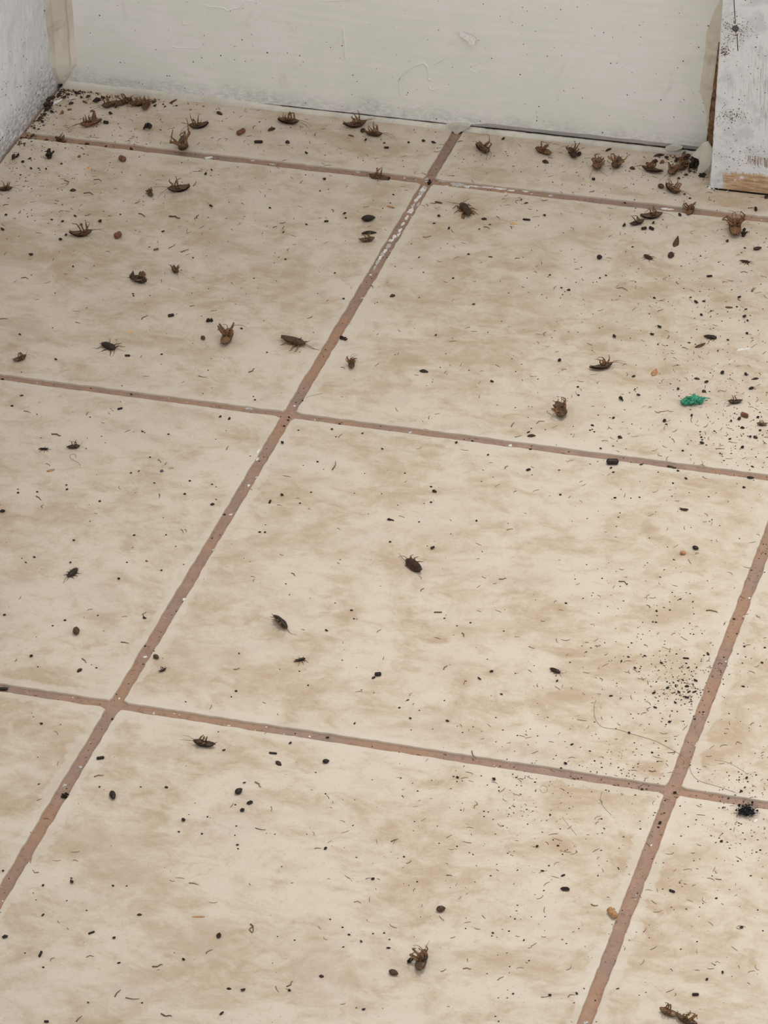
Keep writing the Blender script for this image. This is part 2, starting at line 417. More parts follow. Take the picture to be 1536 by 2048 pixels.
dirt = [(1437, 85), (1434, 110), (1430, 140), (1427, 165), (1423, 195), (1419, 225), (1417, 250), (1414, 275), (1411, 296), (1414, 306), (1420, 312), (1440, 312), (1445, 200), (1450, 85)]
wall_patch('dirt_seam', dirt, M['rust'], YB - 0.0008, 0.0006, wall_back)
# torn caulk flap hanging off the end of the bead
flap = [(1415, 284), (1404, 288), (1393, 300), (1383, 311), (1388, 315), (1397, 318), (1399, 326), (1395, 338), (1393, 347), (1404, 349), (1417, 350), (1421, 330), (1424, 300)]
b = MB(); yF = 0.868
b.prism([on_y(u, v, yF + 0.004 * noise.noise(Vector((u * 0.05, v * 0.05, 0)))) for u, v in flap], (0.0004, 0.0016, 0.0003))
o = link('caulk_flap', b.mesh('caulk_flap', [M['bead']], False), trim2); tag(o, 'torn grey caulk flap hanging by the trim board')
lens = [(1330, 297), (1342, 292), (1356, 292), (1364, 297), (1352, 302), (1338, 302)]
b = MB(); b.prism([on_y(u, v, YB - 0.0045) for u, v in lens], (0, 0.004, 0)); link('caulk_blister', b.mesh('caulk_blister', [M['bead']], False), trim2)
lump = [(896, 252), (908, 250), (922, 251), (940, 253), (932, 258), (921, 264), (912, 271), (906, 263)]
b = MB(); b.prism([on_y(u, v, YB - 0.0052) for u, v in lump], (0, 0.0052, 0.0004)); link('paint_lump', b.mesh('paint_lump', [M['bead']], False), trim2)

# relief runs of paint on the board, and the lifted flake
def run(pts, r, x0=380, y0=0):
    b = MB(); P = [on_y(x0 + x / 3.84, y0 + y / 3.84, YB) for x, y in pts]
    Q = []
    for i in range(len(P) - 1):
        for k in range(5): Q.append(P[i].lerp(P[i + 1], k / 5))
    Q.append(P[-1])
    n = len(Q); r *= 1.55; b.ring_tube(Q, [r * (0.35 + 0.65 * min(1, 4 * min(i, n - 1 - i) / n)) for i in range(n)], 7, 0)
    return link('paint_run', b.mesh('paint_run', [M['board']]), wall_back)
run([(60, 30), (160, 50), (260, 62), (290, 82), (330, 66), (375, 60), (405, 30), (440, 5), (520, 18)], 0.00045)
run([(0, 365), (60, 370), (100, 345), (120, 300)], 0.00035)
run([(-160, 345), (-100, 368), (0, 365)], 0.00035)
run([(1172, 200), (1180, 270), (1190, 340), (1188, 430), (1205, 458)], 0.0006)
run([(1000, 15), (1100, 5), (1200, 0), (1360, 2)], 0.0004)
run([(150, 735), (148, 610), (190, 555), (260, 505), (335, 482), (362, 510), (368, 560), (382, 622)], 0.00055, 760)
run([(375, 600), (384, 620)], 0.0010, 760)
run([(372, 660), (395, 690), (460, 676)], 0.0004, 760)
run([(410, 500), (470, 460), (520, 425)], 0.0004, 760)
run([(640, 500), (740, 560), (810, 525)], 0.0003, 760)
run([(1400, 150), (1412, 190), (1440, 180)], 0.0004, 0)
fl = [(595, 248), (620, 240), (655, 255), (690, 262), (735, 300), (728, 330), (712, 352), (690, 345), (672, 318), (645, 298), (615, 282)]
b = MB(); b.prism([on_y(760 + x / 3.84, y / 3.84, YB - 0.0006 - 0.0050 * max(0, (y - 245) / 100)) for x, y in fl], (0, 0.0004, 0))
o = link('paint_flake', b.mesh('paint_flake', [M['chip']], False), wall_back); tag(o, 'white paint flake lifting off the board')

# ------------------------------------------------------------------ shapes shared by the small litter
RG = random.Random(5)
def V_chunk(seed):
    r = random.Random(seed); b = MB(); b.blob((0, 0, 0), (0.5, 0.42, 0.34), r, 1, 0.38)
    return b
def V_seed(seed):
    r = random.Random(seed); b = MB(); n = 12; pts = []; rad = []
    for i in range(n):
        t = i / (n - 1); pts.append((t - 0.5, 0.03 * math.sin(t * 3), 0)); rad.append(max(0.02, 0.5 * math.sin(math.pi * (0.02 + 0.96 * t ** 0.85)) ** 0.7))
    b.ring_tube(pts, rad, 10, 0, 0.7); return b
def V_capsule(seed):
    b = MB(); n = 16; pts = []; rad = []
    for i in range(n):
        t = i / (n - 1); e = min(t, 1 - t)
        pts.append((t - 0.5, 0, 0)); rad.append(0.5 * (min(1, (e + 0.006) / 0.14)) ** 0.45 * (1 - 0.035 * (i % 2)))
    b.ring_tube(pts, rad, 12, 0, 0.82); return b
def V_crescent(seed):
    r = random.Random(seed); rows = []
    for i in range(7):
        t = i / 6; row = []
        for k in range(6):
            a = math.pi * k / 5; wd = math.sin(math.pi * (0.08 + 0.84 * t)) 
            row.append((t - 0.5, 0.5 * wd * math.cos(a) , 0.42 * wd * math.sin(a) + 0.05 * math.cos(3 * t)))
        rows.append(row)
    b = MB(); b.grid(rows)
    rows2 = [[(x * 0.9, y * 0.84, z * 0.82 - 0.0) for x, y, z in row] for row in rows]
    b.grid([list(reversed(q)) for q in rows2]); return b
def V_clump(seed):
    r = random.Random(seed); b = MB()
    for k in range(9):
        s = r.uniform(0.13, 0.26)
        b.blob((r.uniform(-0.32, 0.32), r.uniform(-0.26, 0.26), r.uniform(-0.12, 0.26)), (s, s * r.uniform(0.7, 1), s * r.uniform(0.7, 1)), r, 1, 0.3)
    return b
def V_angular(seed):
    r = random.Random(seed); b = MB(); n = r.choice((4, 5, 5, 6)); poly = []
    for k in range(n):
        a = 2 * math.pi * (k + r.uniform(-0.25, 0.25)) / n; q = r.uniform(0.36, 0.52)
        poly.append((q * math.cos(a), q * 0.8 * math.sin(a), -0.2))
    i = len(b.v); b.v += [Vector(p) for p in poly] + [Vector((p[0] * 0.8 + 0.05, p[1] * 0.8, 0.2 + r.uniform(-0.12, 0.1))) for p in poly]
    b.f.append(tuple(reversed(range(n)))); b.f.append(tuple(range(n, 2 * n)))
    for k in range(n): b.f.append((k, (k + 1) % n, n + (k + 1) % n, n + k))
    b.mi += [0] * (n + 2); return b
def V_flake(seed):
    r = random.Random(seed); b = MB(); n = 9; poly = []
    for k in range(n):
        a = 2 * math.pi * k / n; q = r.uniform(0.38, 0.52); poly.append(Vector((q * math.cos(a), q * 0.75 * math.sin(a), 0)))
    i = 0; b.v = [p + Vector((0, 0, 0.10 * abs(p.x))) for p in poly] + [p * 0.9 + Vector((0, 0, 0.07 + 0.10 * abs(p.x))) for p in poly]
    b.f.append(tuple(reversed(range(n)))); b.f.append(tuple(range(n, 2 * n)))
    for k in range(n): b.f.append((k, (k + 1) % n, n + (k + 1) % n, n + k))
    b.mi = [0] * (n + 2); return b
def V_ring(seed):
    b = MB(); pts = [(0.36 * math.cos(2 * math.pi * k / 14), 0.33 * math.sin(2 * math.pi * k / 14), 0) for k in range(14)]
    b.ring_tube(pts + [pts[0]], 0.15, 6, 0, 0.8, False); return b
def V_wing(seed):
    r = random.Random(seed); rows = []; lo = []
    for i in range(9):
        t = i / 8; wd = 0.5 * math.sin(math.pi * (0.06 + 0.86 * t ** 0.8)); row = []
        for k in range(5):
            s = -1 + k / 2; row.append((t - 0.5, wd * s, 0.22 * (1 - s * s) * (0.4 + wd) + 0.12 * t * t))
        rows.append(row); lo.append([(x, y, z - 0.035) for x, y, z in reversed(row)])
    b = MB(); b.grid(rows); b.grid(lo); return b
def V_leg(seed):
    r = random.Random(seed); b = MB(); a = 0.0; p = Vector((0, 0, 0)); pts = [p.copy()]; rad = []
    segs = r.choice(((0.5, 0.5), (0.45, 0.4, 0.15), (0.3, 0.5, 0.2), (0.6, 0.4)))
    bend = [0] + [r.choice((-1, 1)) * r.uniform(0.15, 1.3) for _ in segs[1:]]
    for L, bd in zip(segs, bend):
        a += bd; cur = r.uniform(-0.35, 0.35)
        for k in range(4):
            a += cur / 4; p = p + Vector((math.cos(a), math.sin(a), r.uniform(-0.015, 0.03))) * (L / 4); pts.append(p.copy())
    c = sum(pts, Vector()) / len(pts); ext = max((q - c).length for q in pts) * 2
    d = (pts[-1] - pts[0]); ya = math.atan2(d.y, d.x); Rz = Matrix.Rotation(-ya, 3, 'Z')
    pts = [Rz @ (q - c) / ext for q in pts]; n = len(pts)
    r0 = r.uniform(0.04, 0.07)
    b.ring_tube(pts, [r0 * (1.0 - 0.6 * i / (n - 1)) for i in range(n)], 5); return b
LIB = {}
def lib(kind, var, mat):
    key = (kind, var, mat)
    if key not in LIB:
        LIB[key] = globals()['V_' + kind](var * 13 + 7).mesh(kind, [M[mat]], kind not in ('angular', 'chunk', 'flake'), True)
    return LIB[key]
def floor_z(p):                             # tile face or bottom of a joint
    gx = abs(((p.x + T / 2) % T) - T / 2); gy = abs(((p.y + T / 2) % T) - T / 2)
    if (gx < GX / 2 - 0.0004 and p.x > -0.1) or (gy < gyw(4 + int(round(p.y / T))) / 2 - 0.0004 and p.y < 0.85): return GZ
    return 0.0
MARKS = [(1384, 801, 'green scrap'), (1492, 1622, 'black lint ball'), (1027, 446, 'yellow ring flake'), (260, 662, 'larger yellow flake'), (1225, 1829, 'tan egg case'), (842, 1925, 'crumpled cockroach'), (1355, 2034, 'tattered remains'),
  (1334, 413, 'white paint patch'), (858, 360, 'paint-smeared crossing'), (1420, 382, 'foot of the trim board'), (1395, 330, 'torn caulk flap'), (105, 195, 'plaster corner'), (1225, 926, 'large black egg case'), (826, 1132, 'side-lying long-antenna cockroach'),
  (560, 1246, 'spike-tailed black cockroach'), (1360, 1365, 'dense debris patch'), (756, 1350, 'square-ended black pellet'), (409, 1488, 'cross-joint black cockroach'), (225, 1592, 'pointed black seed husk'), (478, 1584, 'tilted black seed husk'), (882, 1820, 'round brown egg case'),
  (397, 1833, 'long tan shred'), (153, 1263, 'pale-ended brown egg'), (146, 1145, 'head-first black nymph'), (147, 894, 'legs-up black nymph'), (101, 940, 'tan wing chip'), (323, 942, 'grey grit grain'), (577, 828, 'crossing with the tiny ring'), (231, 1408, 'crossing near the brown husk'),
  (1344, 1583, 'crossing with the long hair'), (848, 742, 'half-round black shell'), (217, 692, 'spider-like cockroach'), (454, 676, 'round leg tangle'), (589, 683, 'amber winged cockroach'), (737, 439, 'large oval shell'), (932, 419, 'amber-splayed dark cockroach'), (278, 560, 'broken dark cockroach'),
  (163, 468, 'long-legged brown cockroach'), (356, 378, 'slim dark cockroach'), (1199, 516, 'lone black ball'), (1352, 484, 'standing brown wing'), (1470, 457, 'striped amber cockroach'), (1205, 734, 'arched-leg cockroach'), (1122, 822, 'shrivelled brown cockroach'), (1421, 674, 'headless black nymph'),
  (1470, 804, 'glossy black cockroach head'), (1309, 744, 'tan hollow shell'), (1110, 1341, 'nymph by the debris patch'), (1087, 1578, 'coiled hair'), (1138, 1652, 'short straight hair'), (1391, 1097, 'black oval pellet'), (1344, 932, 'nymph on the joint'), (912, 262, 'paint lump on the caulk'),
  (1223, 316, 'pinkish tan wing'), (1303, 340, 'round-backed dark cockroach'), (482, 266, 'cut-strip egg case'), (298, 255, 'cut-strip black clump'), (578, 243, 'dark amber-legged cockroach'), (712, 250, 'wall-touching cockroach'), (366, 292, 'cockroach with upright legs'),
  (99, 310, 'plaster-wall black clump'), (130, 1588, 'long-joint black clump'), (1131, 1779, 'long black crumb'), (651, 1697, 'bead-tipped leg'), (1300, 1180, 'bent leg pair'), (1445, 1945, 'upright black crumb')]
MARKS = [(at(u, v), t) for u, v, t in MARKS]
GEN = []
def place_words(p):                          # where a find lies, told by the nearest landmark
    m, t = min(MARKS, key=lambda q: (q[0] - p).length); d = p - m
    if d.length < 0.012: return 'right beside the ' + t
    if abs(d.x) > abs(d.y): return ('plaster wall side' if d.x < 0 else 'trim side') + ' of the ' + t
    return ('board side' if d.y > 0 else 'room side') + ' of the ' + t
def size_word(L): return 'tiny ' if L < 4.6 else ('small ' if L < 7.5 else ('' if L < 12 else 'large '))
WORD = dict(black='black', shellblack='glossy black', dark='dark brown', brown='brown', red='reddish', tan='tan', amber='amber', legbrown='thin brown', legtan='thin tan', pale='pale', grey='grey', yellow='yellow', chip='white', bellylight='amber')
NAME = dict(chunk=('crumb', 'crumb'), seed=('seed_husk', 'husk'), capsule=('egg_case', 'egg case'), crescent=('shell_fragment', 'shell'), clump=('dirt_clump', 'clump'), angular=('crumb', 'crumb'), flake=('flake', 'flake'), ring=('ring_shell', 'shell'), wing=('wing_case', 'wing'), leg=('insect_leg', 'insect leg'))
NOUN = dict(chunk='crumb of dirt', seed='seed-shaped husk', capsule='egg case', crescent='curved shell fragment', clump='lumpy dirt clump', angular='angular crumb', flake='thin flake', ring='ring-shaped shell', wing='loose wing case', leg='insect leg fragment')
PLACED = []; SMALL = []
def item(u, v, L, W, ang, kind, mat, label=None, H=None, var=None, tilt=0.0):
    if var is None: var = RG.randrange(6)
    if kind == 'chunk' and not label and L < 5.2:      # the finest crumbs join the uncountable litter
        SMALL.append((u, v, L)); return None
    p0 = at(u, v); s = mpp(p0)
    if kind == 'leg':
        l = L * s / max(0.6, math.hypot(math.cos(math.radians(ang)), 0.55 * math.sin(math.radians(ang)))); wd = l; h = l
    else:
        l = wlen(u, v, ang, L); wd = W * s * 1.02; h = (H if H else min(L, W) * (0.7 if kind != 'flake' else 0.6)) * s
    p = at(u, v, h * 0.32 if kind != 'leg' else 0.0)
    o = link(NAME[kind][0], lib(kind, var, mat))
    z = floor_z(p)
    o.location = (p.x, p.y, z); o.rotation_euler = (0, tilt, yaw_of(u, v, ang)); 
    if kind == 'leg': o.scale = (l, l, l)
    else: o.scale = (l, wd, h / 0.62 if kind in ('chunk', 'clump') else h / 0.55)
    if label: tag(o, label, NAME[kind][1])
    else:
        sw = size_word(L) if kind != 'leg' else ('short ' if L < 13 else 'long ')
        t = '%s%s %s, %s' % (sw, WORD[mat], NOUN[kind], place_words(Vector((p.x, p.y, 0)))); tag(o, t, NAME[kind][1], t)
    PLACED.append((p.x, p.y, max(l, wd) / 2)); return o
# ------------------------------------------------------------------ cockroaches
def interp(tab, t):
    for (a, x), (b_, y) in zip(tab, tab[1:]):
        if t <= b_: return x + (y - x) * (t - a) / (b_ - a)
    return tab[-1][1]
WID = [(0, .025), (.05, .085), (.15, .15), (.3, .19), (.45, .198), (.6, .188), (.72, .2), (.82, .165), (.88, .10), (.93, .10), (.98, .06), (1, .02)]
THK = [(0, .022), (.1, .085), (.3, .135), (.5, .15), (.7, .155), (.82, .12), (.9, .10), (1, .02)]
TONES = dict(dark=('dark', 'belly', 'amber'), black=('shellblack', 'dark', 'legbrown'), brown=('brown', 'belly', 'amber'), amber=('brown', 'bellylight', 'amber'), red=('red', 'belly', 'amber'))
def rot_roll(v, a):
    c, s = math.cos(a), math.sin(a); return Vector((v.x, v.y * c - v.z * s, v.y * s + v.z * c))
def roach(u, v, L, ang, pose, tone, label, group=None, wings=True, antennae=True, legs=6, roll=None, curl=None, wide=1.0, seed=None, lift=0.0, legk=1.0):
    r = random.Random(seed if seed is not None else int(u * 7 + v * 3))
    sup = pose in ('back', 'tangle'); sgn = 1 if sup else -1
    curl = curl if curl is not None else (r.uniform(0.15, 0.4) if sup else r.uniform(-0.1, 0.1))
    roll = roll if roll is not None else (r.uniform(-0.35, 0.35) if sup else r.uniform(-0.1, 0.1))
    if pose == 'side': roll = r.uniform(0.75, 1.05) * (1 if roll >= 0 else -1)
    bend = r.uniform(-0.25, 0.25)
    def cen(x): return Vector((0, bend * x * x, curl * (x + 0.05) ** 2))
    body = MB(); NR, NS = 25, 14
    for i in range(NR):
        t = i / (NR - 1); x = t - 0.5; wv, th = interp(WID, t) * wide, interp(THK, t)
        if t < 0.62:
            fr = ((0.62 - t) * 11.3) % 1.0; k = 1 - 0.10 * fr; wv *= k; th *= k
        c = cen(x)
        for k in range(NS):
            a = 2 * math.pi * k / NS; ca, sa = math.cos(a), math.sin(a)
            fl = 0.68 if sa * sgn > 0 else 1.0
            z = th * sa * fl
            if sa * sgn > 0.3 and t < 0.62: z -= sgn * 0.03 * abs(math.sin(t * 9))
            body.v.append(c + Vector((x, wv * math.copysign(abs(ca) ** 0.85, ca), z)))
    for i in range(NR - 1):
        seg = ((0.62 - i / (NR - 1)) * 11.3) % 1.0
        for k in range(NS):
            body.f.append((i * NS + k, i * NS + (k + 1) % NS, (i + 1) * NS + (k + 1) % NS, (i + 1) * NS + k))
            sa = math.sin(2 * math.pi * (k + 0.5) / NS) * sgn
            body.mi.append(1 if (sa > 0.25 and (seg < 0.72 or i > NR * 0.62)) else 0)
    body.f.append(tuple(reversed(range(NS)))); body.mi.append(0)
    body.f.append(tuple((NR - 1) * NS + k for k in range(NS))); body.mi.append(0)
    for s in (-1, 1):                       # cerci
        body.ring_tube([Vector((-0.47, s * 0.04, 0)) + cen(-0.47), Vector((-0.57, s * 0.10, 0.02)) + cen(-0.57)], [0.022, 0.008], 5, 2)
    slots = [(x, s) for x in (0.24, 0.11, -0.03) for s in (-1, 1)]; r.shuffle(slots)
    for x, s in slots[:legs]:
        th = interp(THK, x + 0.5) * 0.62
        p0 = cen(x) + Vector((x, s * 0.06, sgn * th * 0.8))
        if sup:
            p1 = p0 + Vector((r.uniform(-0.08, 0.02), s * r.uniform(0.05, 0.11), r.uniform(0.03, 0.08)))
            fa = r.uniform(0.35, 1.3); p2 = p1 + Vector((r.uniform(-0.14, 0.12), s * math.cos(fa) * 0.17, math.sin(fa) * 0.21)) * legk
            ta = r.uniform(-0.9, 1.2); p3 = p2 + Vector((r.uniform(-0.2, 0.08), -s * r.uniform(-0.12, 0.16), math.sin(ta) * 0.22)) * legk
            p4 = p3 + Vector((r.uniform(-0.12, 0.05), s * r.uniform(-0.08, 0.08), r.uniform(-0.08, 0.06))) * legk
            if pose == 'tangle':
                p3 = p2 + Vector((r.uniform(-0.25, 0.2), -s * r.uniform(0, 0.22), r.uniform(-0.1, 0.14))) * legk
                p4 = p3 + Vector((r.uniform(-0.15, 0.15), -s * r.uniform(-0.1, 0.16), r.uniform(-0.2, 0.02))) * legk
        else:
            d = {0.24: 0.6, 0.11: 0.0, -0.03: -0.7}[x] + r.uniform(-0.25, 0.25)
            o = Vector((math.sin(d), s * math.cos(d), 0))
            p1 = p0 + o * 0.10; p2 = p1 + o * 0.19 * legk + Vector((0, 0, r.uniform(0.03, 0.10)))
            p3 = p2 + o * 0.22 * legk + Vector((r.uniform(-0.08, 0.02), 0, 0)); p3.z = -interp(THK, .5) + r.uniform(0.0, 0.05)
            p4 = p3 + o * 0.10 * legk + Vector((r.uniform(-0.08, 0.02), 0, 0)); p4.z = -interp(THK, .5) + 0.012
        m1 = (p1 + p2) / 2; m2 = (p2 + p3) / 2
        body.ring_tube([p0, p1, m1, p2], [0.045, 0.04, 0.042, 0.02], 6, 2)
        body.ring_tube([p2, m2, p3, p4], [0.022, 0.018, 0.013, 0.008], 5, 2)
        for q in (0.35, 0.7):               # spines of the shin
            c = p2.lerp(p3, q); body.ring_tube([c, c + Vector((r.uniform(-0.05, 0), s * 0.045, r.uniform(-0.02, 0.03)))], [0.007, 0.003], 3, 2)
    parts = []
    if wings:
        for s in (-1, 1):
            b = MB(); up = []; lo = []; ex = r.uniform(0, 0.05)
            for i in range(12):
                t = i / 11; x = 0.24 - (0.80 + ex) * t; row = []
                hw = 0.215 * wide * min(1, (0.5 + 1.6 * t)) * (max(0.0, 1 - ((t - 0.35) / 0.68) ** 2 if t > 0.35 else 1)) ** 0.5
                for k in range(6):
                    q = k / 5; y = s * (-0.02 + (hw + 0.02) * q)
                    z = -sgn * (0.16 * math.sqrt(max(0, 1 - (0.9 * q) ** 2)) * (1 - 0.45 * t) + 0.012)
                    row.append(Vector((x, y, z)) + cen(x))
                up.append(row); lo.append([p + Vector((0, 0, sgn * 0.012)) for p in row])
            if s * sgn > 0: up = [list(reversed(q)) for q in up]
            else: lo = [list(reversed(q)) for q in lo]
            b.grid(up); b.grid(lo); parts.append(('wing', b, [M[TONES[tone][0]]]))
    if antennae:
        for s in (-1, 1):
            b = MB(); p = Vector((0.46, s * 0.04, 0.02 * sgn)) + cen(0.46); a = s * r.uniform(0.05, 0.6); da = r.uniform(-0.35, 0.35); pts = [p]
            e = r.uniform(-0.05, 0.3) if sup else r.uniform(-0.15, 0.1)
            for k in range(9):
                a += da / 2; e -= 0.07
                p = p + Vector((math.cos(a), math.sin(a), e)) * 0.075; p.z = max(p.z, -0.145); pts.append(p)
            b.ring_tube(pts, [0.014 - 0.0009 * k for k in range(10)], 4); parts.append(('antenna', b, [M[TONES[tone][2]]]))
    allb = [body] + [q[1] for q in parts]
    for q in allb: q.v = [rot_roll(p, roll) for p in q.v]
    zm = min(p.z for p in body.v[:NR * NS])
    zm = min(zm, min((p.z for q in parts if q[0] == 'wing' for p in q[1].v), default=zm))
    for q in allb: q.v = [Vector((p.x, p.y, max(p.z - zm, 0.002))) for p in q.v]
    me = body.mesh('cockroach', [M[k] for k in TONES[tone]])
    l = wlen(u, v, ang, L) * 1.21; pos = at(u, v, l * 0.10); z = floor_z(pos)
    o = link('cockroach', me); o.location = (pos.x, pos.y, z + lift); o.rotation_euler = (0, 0, yaw_of(u, v, ang)); o.scale = (l, l, l)
    for nm, q, mm in parts: link(nm, q.mesh(nm, mm), o)
    tag(o, label, 'cockroach', group or None); PLACED.append((pos.x, pos.y, l * 0.35)); return o

# along the foot of the board, from the plaster wall to the trim board
G1 = 'brown cockroach on its back in the debris pile near the plaster corner'
roach(219, 210, 30, 200, 'tangle', 'brown', G1, G1, wings=False)
roach(246, 205, 30, 20, 'tangle', 'brown', G1, G1, wings=False)
roach(274, 208, 28, 190, 'back', 'brown', G1, G1)
roach(292, 212, 24, 60, 'back', 'red', 'reddish cockroach in the pile near the plaster corner, legs upright', None, False)
o = roach(180, 248, 36, 195, 'back', 'red', 'reddish cockroach with one wing case raised, in front of the corner pile', None, roll=0.3, legk=0.6)
roach(396, 252, 32, 190, 'back', 'dark', 'dark cockroach on its back between the dirt clump and an egg case', None)
roach(366, 292, 32, -80, 'back', 'brown', 'brown cockroach in the grout joint with two legs reaching straight up', None, False, False, curl=0.5, legk=1.7)
roach(122, 277, 24, 160, 'back', 'brown', 'small brown cockroach in the joint nearest the plaster wall', None, False, False)
roach(578, 243, 36, 350, 'back', 'dark', 'dark cockroach on its back close to the board, amber legs up', None)
roach(712, 250, 36, 5, 'back', 'brown', 'brown cockroach on its back touching the caulk, antenna up on the board', None)
roach(747, 268, 32, 350, 'back', 'dark', 'dark cockroach with curled amber legs next to a loose head by the caulk', None, wings=False, legk=1.2)
roach(758, 352, 34, 172, 'back', 'brown', 'brown cockroach on its back in the joint before the crossing', None)
roach(967, 298, 32, 318, 'back', 'brown', 'brown cockroach on its back just past the paint lump', None)
roach(1088, 303, 32, 160, 'tangle', 'amber', 'amber leg tangle of a cockroach over a loose dark head', None, False, False)
roach(1146, 308, 24, 120, 'back', 'black', 'black curled cockroach beside a black crumb under the board', None, False)
roach(1195, 330, 28, 250, 'tangle', 'amber', 'amber cockroach on its back with legs curled into a ball', None, False)
roach(1234, 328, 28, 235, 'back', 'dark', 'dark cockroach against a pinkish loose wing', None, False, legk=1.1)
roach(1303, 340, 34, 170, 'back', 'dark', 'dark brown cockroach, rounded back down, beside amber scraps near the trim', None)
roach(1346, 342, 28, 230, 'back', 'amber', 'amber cockroach leaning on a darker one by the trim board', None, False)
roach(1366, 334, 28, 40, 'tangle', 'dark', 'dark amber cockroach between the amber one and the dirt clump', None, False, False)
roach(1366, 317, 24, 10, 'tangle', 'dark', 'dark cockroach remains wedged under the caulk blister', None, False, False)
roach(1347, 380, 32, 325, 'back', 'amber', 'amber cockroach with striped belly beside a brown pellet', None)
roach(1305, 432, 34, 5, 'back', 'dark', 'dark cockroach on its back beside the white paint patch in the joint', None)
roach(1274, 446, 26, 15, 'back', 'black', 'short black cockroach with amber legs among black crumbs', None, False)
roach(1380, 418, 24, 70, 'tangle', 'amber', 'amber cockroach remains standing in the joint past the paint patch', None, False, False)
roach(1470, 457, 38, 95, 'back', 'amber', 'amber cockroach belly up with striped abdomen beside a black ball', None, wings=False, legk=1.1)
# first full tile row
roach(10, 378, 26, 0, 'back', 'dark', 'dark cockroach on its back nearest the foot of the plaster wall', None)
roach(356, 378, 36, 190, 'back', 'dark', 'slim dark cockroach on its back with one long antenna, near the joint', None)
roach(300, 388, 16, 120, 'tangle', 'brown', 'tiny brown leg tangle beside the slim dark cockroach', None, False, False)
roach(163, 468, 36, 2, 'back', 'brown', 'brown cockroach on its back with tall pale legs beside a reddish egg case', None, legk=1.3)
roach(350, 541, 18, 300, 'back', 'dark', 'tiny dark nymph on its back on the board side of the broken dark cockroach', None, False)
roach(278, 560, 34, 345, 'tangle', 'black', 'broken glossy dark cockroach with amber wing stubs', None, False, False, roll=0.5)
roach(217, 692, 30, 335, 'prone', 'black', 'black cockroach standing with legs spread wide like a spider', None, False, legk=1.25, wide=1.15)
roach(40, 718, 24, 20, 'back', 'dark', 'small dark cockroach with amber legs near the plaster side joint', None, False)
roach(454, 676, 34, 70, 'tangle', 'amber', 'round amber tangle of cockroach legs between brown pellet and amber cockroach', None, False, legk=1.35)
roach(589, 683, 42, 344, 'prone', 'amber', 'amber winged cockroach with drooping antennae near the long joint', None, legk=0.8)
roach(734, 480, 26, 5, 'back', 'brown', 'short brown cockroach beside two dark shells at the long joint', None, False, False)
roach(703, 729, 20, 90, 'back', 'dark', 'small dark nymph on its back just past the long joint', None, False)
roach(932, 419, 34, 125, 'prone', 'dark', 'dark cockroach between two splayed amber wings, on the room side of the smeared joint', None, False, legk=0.6, wide=0.8)
roach(1205, 734, 36, 8, 'back', 'dark', 'dark cockroach on its back with arched legs, on the green scrap tile', None)
roach(1122, 822, 34, 290, 'tangle', 'brown', 'brown shrivelled cockroach with one bent leg raised, before the joint', None, False, False, legk=1.1)
roach(1296, 514, 18, 330, 'prone', 'dark', 'tiny dark nymph between a black ball and a curved wing', None, False)
roach(1470, 804, 24, 185, 'back', 'black', 'glossy black cockroach head and legs beyond the green scrap', None, False, legs=3)
roach(1524, 849, 18, 180, 'back', 'dark', 'small dark cockroach past the reddish egg case on the scrap tile', None, False, False)
# second and third full tile rows
roach(147, 894, 22, 5, 'back', 'black', 'small black nymph with legs up on the second tile row', None, False)
roach(87, 898, 16, 0, 'prone', 'black', 'thin black nymph beside the small one with legs up', None, False, wide=0.6)
roach(146, 1145, 24, 222, 'prone', 'black', 'small black nymph lying head first on the room side of a black crumb', None, False, legk=0.6)
roach(826, 1132, 36, 145, 'side', 'dark', 'dark cockroach on its side with one straight antenna, middle of its tile', None, roll=-1, legk=0.45)
roach(560, 1246, 36, 318, 'side', 'black', 'black cockroach on its side with two tail spikes, middle tile', None, False, roll=-1, legk=0.4)
roach(1110, 1341, 20, 335, 'prone', 'black', 'small black nymph lying near the smeared debris patch', None, False, legk=0.5)
roach(1344, 932, 20, 335, 'prone', 'dark', 'small dark nymph lying on the joint beside the black capsule', None, False, legk=0.7)
roach(409, 1488, 38, 172, 'back', 'black', 'black cockroach on its back right on the room side of the cross joint', None, False, legk=0.55)
roach(842, 1925, 36, 75, 'tangle', 'dark', 'dark crumpled cockroach with a dark chunk beside it and amber legs', None, False, legk=1.2)
roach(1338, 2026, 34, 160, 'tangle', 'amber', 'tattered amber cockroach remains joined to a dark one', None, False, False)
roach(1372, 2042, 40, 330, 'tangle', 'dark', 'dark half of the tattered cockroach remains', None, False, False)
roach(325, 1341, 14, 20, 'back', 'black', 'tiny black nymph next to a brown husk at the long joint', None, False)
roach(600, 1320, 20, 15, 'prone', 'black', 'slender black nymph husk on the middle tile', None, False, False, wide=0.55)
roach(1421, 674, 22, 350, 'prone', 'black', 'black headless nymph beside a loose wing on the scrap tile', None, False, False, legk=0.5)
roach(5, 1373, 18, 0, 'prone', 'black', 'black nymph in the cross joint on the plaster wall side', None, False, False)
roach(1490, 523, 18, 350, 'prone', 'dark', 'dark thin nymph like a caterpillar near the trim side edge', None, False, wide=0.45)
roach(1368, 1019, 15, 355, 'prone', 'dark', 'tiny dark nymph husk past the black capsule', None, False, False, wide=0.7, legk=0.5)
